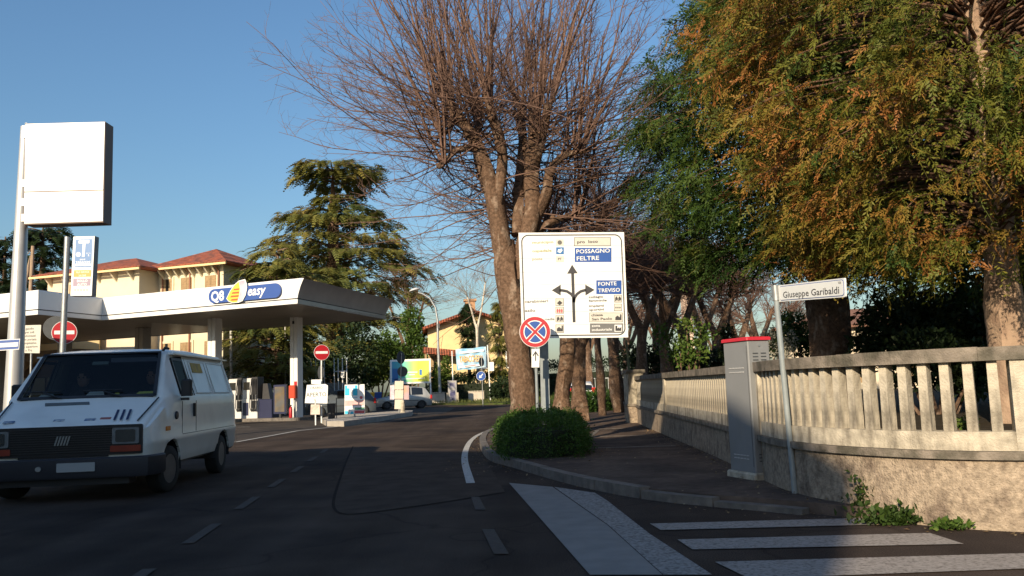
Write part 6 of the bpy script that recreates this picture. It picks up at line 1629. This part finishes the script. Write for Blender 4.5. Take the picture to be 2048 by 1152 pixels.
def cedar(name, label, x, y, tiers, trunk_h, r, seed, size=.9, dens=1.0, m=CED):
    """layered cedar: tiers of (z, radius, centre offset, boughs) with drooping plates of foliage"""
    global rng
    keep = rng; rng = np.random.default_rng(seed); random.seed(seed)
    o = thing(name, label, 'tree', (x, y, .1))
    limb_mesh([([(0, 0, -.1), (.1, 0, trunk_h * .4), (0, .1, trunk_h * .75), (0, 0, trunk_h)], [r * 1.2, r, r * .6, .08])], 10).build('trunk', BARK, o, 60)
    PP, OO, DD, SS, TT = [], [], [], [], []
    for z, R, off, nb in tiers:
        for k in range(nb):
            th = 2 * PI * (k + rng.uniform(-.35, .35)) / nb; L = R * rng.choice([rng.uniform(.45, .7), rng.uniform(.8, 1.12), rng.uniform(.85, 1.12)])
            e = np.array([math.cos(th), math.sin(th), 0]); zz_ = z + rng.normal(0, .22)
            root = np.array([0, 0, zz_ - L * .10]); tip = e * L + np.array([off, 0, zz_ - L * rng.uniform(.0, .10)]); mid = (root + tip) / 2 + np.array([0, 0, L * .10])
            PP.append([root, root * .4 + mid * .6, mid, mid * .4 + tip * .6 + [0, 0, .1], tip])
            ns = int(26 * dens * (.5 + L / 6)); f = np.clip(1 - np.abs(rng.normal(0, .30, ns)), .18, 1.0)[:, None]
            b = np.where(f < .5, root * (1 - 2 * f) + mid * 2 * f, mid * (2 - 2 * f) + tip * (2 * f - 1))
            side = np.array([-e[1], e[0], 0]); sp = rng.normal(0, .17, (ns, 1)) * L * (.3 + f)
            OO.append(b + side * sp + rng.normal(0, .12, (ns, 3)) - np.array([0, 0, .12]) * np.abs(sp))
            DD.append(e + side * np.sign(sp) * .55 + rng.normal(0, .25, (ns, 3)) + np.array([0, 0, -.28])); SS.append(size * rng.uniform(.6, 1.25, ns)); TT.append(np.clip(rng.normal(.5, .2) + rng.normal(0, .12, ns), 0, 1))
    PP = np.array(PP); Vb, Fb = tubes(PP, taper(len(PP), 5, .10, .02), 4); np_mesh('bough', Vb, Fb, BARK, o)
    V, Fq, ci = spread(frond(6, .5, .13, 50, .45), np.concatenate(OO), np.concatenate(DD), np.concatenate(SS), None, .25)
    np_mesh('crown', V, Fq, m, o, np.concatenate(TT)[ci]); rng = keep
    return o
CY_ = 95.0; cz = lambda py: at(665, py, CY_).z; sc_ = CY_ / F_PX
xc = at(668, 640, CY_).x
cedar('cedar_tree', 'tall layered cedar rising behind the canopy end', xc, CY_,
      [(zq, rq * 95 / 75, oq * 1.2, nq) for zq, rq, oq, nq in [(cz(338), 3.7, .5, 13), (cz(356), 3.6, .4, 11), (cz(396), 1.7, .6, 7), (cz(418), 3.6, .5, 10), (cz(442), 5.2, .3, 11), (cz(478), 6.3, .3, 12), (cz(512), 7.6, .2, 13), (cz(548), 8.6, -.3, 14), (cz(580), 8.9, -.5, 13), (cz(640), 7.6, -.8, 12), (cz(690), 7.6, -1.2, 12), (cz(730), 6.6, -1.4, 11)]], cz(344), 1.0, 201, 1.25, 1.1)
cedar('cedar_tree', 'smaller drooping cedar right of the villa, seen through the canopy posts', at(556, 700, 58).x, 58,
      [(at(556, p, 58).z, R_, 0, n_) for p, R_, n_ in ((512, 1.5, 7), (530, 2.3, 8), (552, 2.8, 9), (585, 3.0, 9), (620, 3.1, 9), (655, 3.2, 9), (680, 3.4, 9), (705, 3.4, 9), (735, 3.0, 8), (755, 2.4, 7))], at(556, 508, 58).z, .3, 202, .8, 1.0)
xl = at(83, 560, 92).x
cedar('cedar_tree', 'dark cedar behind wooden poles at far left', xl, 92,
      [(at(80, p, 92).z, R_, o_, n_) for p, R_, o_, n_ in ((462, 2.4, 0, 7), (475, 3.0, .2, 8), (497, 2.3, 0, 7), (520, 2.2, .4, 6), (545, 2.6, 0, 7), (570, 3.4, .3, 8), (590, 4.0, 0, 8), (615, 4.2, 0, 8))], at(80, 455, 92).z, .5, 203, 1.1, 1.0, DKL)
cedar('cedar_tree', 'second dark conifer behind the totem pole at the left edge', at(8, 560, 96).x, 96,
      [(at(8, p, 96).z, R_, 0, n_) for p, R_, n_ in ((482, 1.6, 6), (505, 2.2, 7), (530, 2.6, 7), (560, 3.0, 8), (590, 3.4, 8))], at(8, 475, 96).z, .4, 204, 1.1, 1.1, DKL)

# ---- leafy masses
LQ = leaf_quad()
def leaf_cloud(parent, blobs, n, size, m, name='foliage', shell=.35, tb=.5, seed=0, flatten=.0, z0=None):
    """n leaves spread through lumpy ellipsoids (cx, cy, cz, rx, ry, rz), denser near the surface"""
    r_ = np.random.default_rng(seed); w = np.array([b[3] * b[4] + b[3] * b[5] for b in blobs]); w = w / w.sum()
    bi = r_.choice(len(blobs), n, p=w); B = np.array(blobs)[bi]
    d = unit(r_.normal(0, 1, (n, 3))); rr = 1 - np.abs(r_.normal(0, shell, n)); rr = np.clip(rr, .05, 1.12)[:, None]
    o = B[:, :3] + d * B[:, 3:6] * rr
    if z0 is not None: o[:, 2] = np.maximum(o[:, 2], z0 + r_.uniform(0, .1, n))
    dd = d * .7 + r_.normal(0, .7, (n, 3)); s = size * r_.uniform(.6, 1.35, n)
    V, Fq, ci = spread(LQ, o, dd, s, None, .8)
    t = np.clip(tb + r_.normal(0, .16, len(blobs))[bi] + r_.normal(0, .14, n), 0, 1)
    return np_mesh(name, V, Fq, m, parent, t[ci])
def shrub(name, label, px, py, Y, blobs_px, n, size, m, seed, z0=.1, stems=5, cat='shrub', tb=.5, shell=.4, group=None):
    """blobs_px: (px, py, rx, rz) in photograph pixels at distance Y"""
    b = at(px, py, Y); k = Y / F_PX; o = thing(name, label, cat, (b.x, Y, z0), 0, group)
    bl = []
    for (x, y, rx, rz, dy) in blobs_px: q = at(x, y, Y); bl.append((q.x - b.x, dy, q.z - z0, rx * k, rx * k * .8, rz * k))
    leaf_cloud(o, bl, n, size, m, 'foliage', shell, tb, seed, z0=0)
    st_ = MB()
    for i in range(stems):
        q = bl[i % len(bl)]; st_.tube([(q[0] * .2 + random.uniform(-.08, .08), random.uniform(-.1, .1), -.05), (q[0] * .6, q[1] * .5, q[2] * .5), (q[0] + random.uniform(-.2, .2), q[1], q[2] + q[5] * .3)], [.035 * max(1, Y / 30), .025 * max(1, Y / 30), .01], 5)
    st_.build('stem', BARK, o)
    return o
# hedge round the lime
def nn_(top, cx_, sy_, n): return np.where(top[:, None], np.array([0, 0, 1.0]), np.stack([cx_, sy_, np.full(n, .3)], 1))
def hedge(label, cx, cy, hx, hy, h, rz, n, size, seed, m=BOX, z0=.1, name='hedge', group=None, tb=.45):
    o = thing(name, label, 'hedge', (cx, cy, z0), rz, group); r_ = np.random.default_rng(seed)
    # rounded box surface: superellipse plan
    th = r_.uniform(0, 2 * PI, n); e = .72
    cxs, sys_ = np.sign(np.cos(th)) * np.abs(np.cos(th)) ** e, np.sign(np.sin(th)) * np.abs(np.sin(th)) ** e
    top = r_.random(n) < .48; q = np.where(top, np.sqrt(r_.random(n)), 1.0)
    lump = 1 + .07 * np.sin(th * 5 + seed) + .05 * np.sin(th * 11) + .03 * np.sin(th * 23)
    z = np.where(top, h * (1.08 - .22 * q ** 3 + .09 * np.sin(q * 7 + th * 3) + .05 * np.sin(th * 9 + q * 5)), h * r_.random(n) ** .8)
    shr = np.where(top, .86, 1 - .22 * (z / h) ** 3)
    P = np.stack([cxs * hx * q * lump * shr, sys_ * hy * q * lump * shr, z], 1) + r_.normal(0, .028 + size * .4, (n, 3))
    stray = r_.random(n) < .05; P[stray] += nn_(top, cxs, sys_, n)[stray] * r_.uniform(.02, .11, (stray.sum(), 1)) * min(1.5, size / .036)
    P[:, 2] = np.maximum(P[:, 2], .01)
    nn = np.where(top[:, None], np.array([0, 0, 1.0]), np.stack([cxs, sys_, np.full(n, .3)], 1))
    V, Fq, ci = spread(LQ, P, nn * .8 + r_.normal(0, .8, (n, 3)), size * r_.uniform(.6, 1.5, n), None, .8)
    np_mesh('foliage', V, Fq, m, o, np.clip(tb + r_.normal(0, .2, n), 0, 1)[ci])
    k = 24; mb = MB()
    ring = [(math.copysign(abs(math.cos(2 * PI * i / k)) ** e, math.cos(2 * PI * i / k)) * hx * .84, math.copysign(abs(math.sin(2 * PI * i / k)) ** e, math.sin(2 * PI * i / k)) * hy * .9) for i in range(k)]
    mb.slab(ring, 0, h * .74); mb.build('shade_core', mat('hedge_core_shade', (.012, .018, .007), .95, .4, 12, 1, 40), o)  # solid dark core added to block light, stands in for the shaded inside
    return o
hedge('clipped low green hedge round the foot of the lime tree', .48, 16.4, .84, 2.15, .60, -.03, 30000, .036, 301, tb=.55)
for k, (px, Y, w, lab) in enumerate(((1145, 37, .9, 'low clipped hedge block nearest the white car'), (1185, 38.5, .85, 'low clipped hedge block between the mossy trunks'), (1228, 40, 1.0, 'low clipped hedge block beside the far wall end'))):
    hedge(lab, base(px, Y), Y, w, .6, .72, .25, 3500, .075, 310 + k, group='low hedge blocks by the trees', tb=.35)
hedge('dark tall hedge behind the banner and poster stand', at(965, 780, 80.5).x, 80.5, 5.0, .8, 2.2, 0.0, 7000, .2, 320, DKL, .1, tb=.5)
hedge('dark hedge beyond the road behind the mossy trunks', at(1140, 780, 92).x + 4, 92, 11, 1.2, 3.4, -.3, 9000, .22, 321, DKL, .1, tb=.4)
shrub('ivy_bush', 'bright green ivy bush left of the billboard', 760, 780, 88, [(755, 735, 42, 34, 0), (735, 755, 26, 25, -.5), (790, 720, 30, 40, .5), (772, 690, 28, 30, .8)], 5200, .34, IVY, 401, .1, 5, tb=.5)
shrub('ivy_tree', 'ivy-clad tree trunk behind the canopy end and billboard', 825, 780, 89, [(825, 650, 24, 40, 0), (835, 690, 26, 45, .3), (815, 740, 26, 40, .4), (845, 730, 16, 30, 0)], 4800, .32, IVY, 402, .1, 4, 'tree', .3)
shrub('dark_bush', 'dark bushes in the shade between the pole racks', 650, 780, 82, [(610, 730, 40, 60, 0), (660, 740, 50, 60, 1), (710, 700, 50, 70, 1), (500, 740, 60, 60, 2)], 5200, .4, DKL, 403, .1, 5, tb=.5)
shrub('privet_shrub', 'pale green leafy shrub right of the billboard', 882, 780, 80, [(875, 755, 12, 28, 0), (892, 745, 10, 34, .2)], 1500, .28, IVY, 404, .1, 3, tb=.75)
shrub('rounded_shrub', 'small leafy shrub beside the stone steps', 528, 800, 62, [(527, 770, 13, 26, 0), (532, 750, 9, 14, 0)], 1100, .22, IVY, 405, .0, 3, tb=.5)
shrub('verge_shrub', 'dark shrub at the foot of the notice pole', 992, 790, 76, [(990, 785, 12, 20, 0), (1005, 775, 14, 22, 1)], 1200, .25, DKL, 406, .1, 3, tb=.7)
# weeping evergreens in front of the yellow house
for px, top, bot, w, lab, sd in ((938, 612, 702, 10, 'drooping dark evergreen against the yellow house wall', 501), (1003, 610, 745, 15, 'wider drooping evergreen right of the birch', 502)):
    Y = 82.5 if px < 950 else 80.0
    zt_, zb_ = at(px, top, Y).z, at(px, bot, Y).z
    cedar('weeping_evergreen', lab, base(px, Y), Y, [(zb_ + (zt_ - zb_) * t - .1, w * Y / F_PX * rr_, 0, 7) for t, rr_ in ((.98, .35), (.85, .75), (.7, .95), (.52, 1.0), (.35, .85), (.18, .7), (.04, .5))], zt_, .16, sd, .55, 1.3, CED if px > 950 else DKL)
# behind the wall
shrub('leafy_shrub', 'leafy green shrub rising over the wall left of cabinet', 1375, 735, 20.5, [(1350, 700, 42, 36, 0), (1395, 685, 38, 34, .2), (1325, 665, 30, 22, .1), (1412, 665, 28, 22, .3), (1375, 650, 32, 20, 0), (1380, 715, 40, 26, -.1)], 1350, .105, IVY, 601, .55, 9, tb=.62, shell=.55)
wsb = shrub('blossom_shrub', 'shrub with white blossom behind the street name pole', 1560, 710, 21, [(1545, 690, 30, 26, 0), (1575, 680, 28, 30, .2), (1560, 668, 24, 18, 0)], 1600, .07, IVY, 602, .55, 5, tb=.5)
q = at(1560, 710, 21); kk = 21 / F_PX
leaf_cloud(wsb, [(at(x, y, 21).x - q.x, dy, at(x, y, 21).z - .55, r_ * kk, r_ * kk, r_ * kk * .9) for x, y, r_, dy in ((1548, 690, 26, -.1), (1572, 683, 24, 0), (1535, 672, 14, 0), (1560, 700, 24, -.1))], 900, .075, leaf_mat('blossom', [(0, (.5, .48, .38)), (1, (.75, .73, .62))], .3), 'blossom', .25, .5, 603)
shrub('green_shrub', 'rounded green shrubs left of the big conifer trunk', 1605, 710, 26, [(1595, 660, 24, 40, 0), (1615, 680, 30, 36, .4), (1580, 640, 14, 24, .3), (1630, 690, 20, 22, 0)], 3200, .10, IVY, 604, .55, 5, tb=.45)
shrub('small_evergreen', 'small dark evergreen left of cabinet top', 1455, 710, 24, [(1455, 680, 16, 36, 0), (1458, 705, 20, 22, 0)], 1500, .09, DKL, 605, .55, 3, tb=.8)
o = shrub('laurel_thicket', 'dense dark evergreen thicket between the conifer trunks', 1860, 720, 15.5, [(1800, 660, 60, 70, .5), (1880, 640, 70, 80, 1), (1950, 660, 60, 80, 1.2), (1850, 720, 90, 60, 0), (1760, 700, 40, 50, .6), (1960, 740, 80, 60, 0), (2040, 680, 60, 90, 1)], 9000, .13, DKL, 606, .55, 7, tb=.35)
o = shrub('laurel_thicket', 'low dark thicket behind wall beyond the gate posts', 1270, 735, 34, [(1265, 715, 30, 30, 0), (1300, 720, 34, 32, .6), (1330, 722, 30, 26, 0), (1410, 720, 60, 24, 1), (1470, 725, 40, 20, 1)], 5200, .14, DKL, 607, .55, 6, tb=.5)
# weeds along the wall foot
WEED = leaf_mat('weed_leaves_shaded', [(0, (.018, .04, .008)), (1, (.05, .085, .015))], .2)  # leaf colours darkened to imitate shade at the wall foot
for k, (px, py, w, h, n, lab) in enumerate(((1742, 1005, 30, 60, 800, 'dark tall weed clump at wall foot, left of pair'), (1845, 1002, 30, 60, 800, 'dark bushy weed clump at wall foot, right of pair'), (1795, 1036, 64, 22, 800, 'low spreading weeds between the two tall clumps'), (1905, 1050, 34, 12, 260, 'low green weeds at wall foot towards right edge'))):
    g0 = gnd(px, py + h * .45, 0.0); Y = max(6.9, g0.y - .02)
    q = at(px, py, Y); o = thing('weed_clump', lab, 'weeds', (q.x - .04, Y - .05, 0), 0, 'weeds along the wall')
    kx_ = Y / F_PX
    r_ = np.random.default_rng(700 + k); oo_ = np.stack([r_.normal(0, w * kx_ * .5, n), r_.normal(0, .05, n), np.abs(r_.normal(0, h * kx_ * .55, n))], 1)
    V, Fq, ci = spread(LQ, oo_, np.stack([r_.normal(0, .5, n), r_.normal(-.1, .5, n), r_.uniform(.1, 1, n)], 1), .05 * r_.uniform(.6, 1.6, n), None, .7)
    np_mesh('foliage', V, Fq, IVY if k == 3 else WEED, o, np.clip(r_.normal(.45, .2, n), 0, 1)[ci])
    st_ = MB()
    for i in range(6): x = random.uniform(-w, w) * kx_ * .5; st_.tube([(x * .6, 0, 0), (x, 0, h * kx_ * .6), (x * 1.2, -.02, h * kx_ * 1.1)], [.006, .005, .002], 4)
    st_.build('stem', TWIG, o)
# garden plants just behind the slats
shrub('garden_plant', 'small sunlit plant showing between the wall slats', 1935, 850, 7.9, [(1930, 845, 22, 16, 0), (1950, 852, 18, 12, .1)], 150, .05, IVY, 801, .55, 4, tb=.8)
# grass of the verge
n = 26000; r_ = np.random.default_rng(900)
gx = r_.uniform(-46, 6, n); gy = r_.uniform(66, 92, n)
from mathutils.geometry import intersect_point_line
def inside(x, y, poly):
    c = np.zeros(len(x), bool); j = len(poly) - 1
    for i in range(len(poly)):
        xi, yi = poly[i]; xj, yj = poly[j]
        c ^= ((yi > y) != (yj > y)) & (x < (xj - xi) * (y - yi) / (yj - yi + 1e-12) + xi); j = i
    return c
k_ = inside(gx, gy, VERGE); gx, gy = gx[k_], gy[k_]; n = len(gx)
V, Fq, ci = spread(np.array([[[0, -.06, 0], [.6, -.03, .03], [1, 0, 0], [.6, .03, .03]]]) * np.array([1, 2.2, 1]), np.stack([gx, gy, np.full(n, .1)], 1), np.stack([r_.normal(0, .5, n), r_.normal(0, .5, n), np.ones(n)], 1), r_.uniform(.15, .4, n), np.array([1.0, 0, 0]), .8)
tag(np_mesh('grass', V, Fq, leaf_mat('grass_blades', [(0, (.06, .09, .02)), (1, (.14, .15, .04))], .3), None, r_.random(n)[ci]), 'rough sunlit grass on the verge behind the filling station', kind='stuff')
# iron railing by the far hedge
fr_ = thing('railing', 'pale iron railing on low wall between the far trunks', 'fence', (base(1215, 64), 64, 0), -.1)
MB().box(-2.2, -.12, 0, 2.2, .12, .75).build('base_wall', CONC, fr_)
for k in range(18): MB().box(-2.1 + k * .245, -.02, .75, -2.06 + k * .245, .02, 1.75).build('bar', GREYM, fr_)
MB().box(-2.2, -.025, 1.7, 2.2, .025, 1.76).build('rail', GREYM, fr_)
# street-side pole behind the wall end
sp2 = thing('garden_stake', 'thin mossy stake leaning behind the nearer gate post', 'post', (base(1263, 29), 29.5, .5))
a, b = at(1262, 735, 29.5), at(1252, 680, 29.5)
MB().tube([(a.x - sp2.location.x, 0, 0), (b.x - sp2.location.x, 0, b.z - .5)], [.05, .035], 6).build('shaft', mat('mossy_wood', (.13, .14, .07), .9, .2, 6), sp2)
MB().tube([(0, 0, -.05), (0, 0, .1)], .07, 6).build('foot', CONC, sp2)

# dead leaves and grit along the kerb, under the hedge and at the wall foot
r_ = np.random.default_rng(950)
KP_ = np.array([[p.x, p.y] for p in KERBP if p.y < 30]); WPp = np.array([[p.x, p.y] for p in WALL if p.y < 24])
i1 = r_.integers(0, len(KP_), 420); i2 = r_.integers(0, len(WPp), 700)
a_ = np.concatenate([KP_[i1] + r_.normal(0, .16, (420, 2)) + np.array([-.15, -.1]), WPp[i2] + np.stack([-np.abs(r_.normal(0, .16, 700)) - .03, -np.abs(r_.normal(0, .10, 700)) - .02], 1), np.stack([r_.normal(.48, .75, 500), r_.normal(14.9, .8, 500)], 1)])
zz_ = np.where(inside(a_[:, 0], a_[:, 1], SIDE), .122, .012)
n = len(a_)
V, Fq, ci = spread(LQ, np.column_stack([a_, zz_]), np.stack([r_.normal(0, 1, n), r_.normal(0, 1, n), r_.normal(.1, .15, n)], 1), r_.uniform(.02, .055, n), None, .25)
V[:, 2] = np.maximum(V[:, 2], np.repeat(zz_, 4) - .006)
tag(np_mesh('fallen_leaves', V, Fq, leaf_mat('dead_leaves', [(0, (.10, .06, .03)), (.6, (.20, .13, .06)), (1, (.30, .24, .14))], .1), None, r_.random(n)[ci]), 'scattered dead leaves along the kerb, hedge and wall foot', kind='stuff')
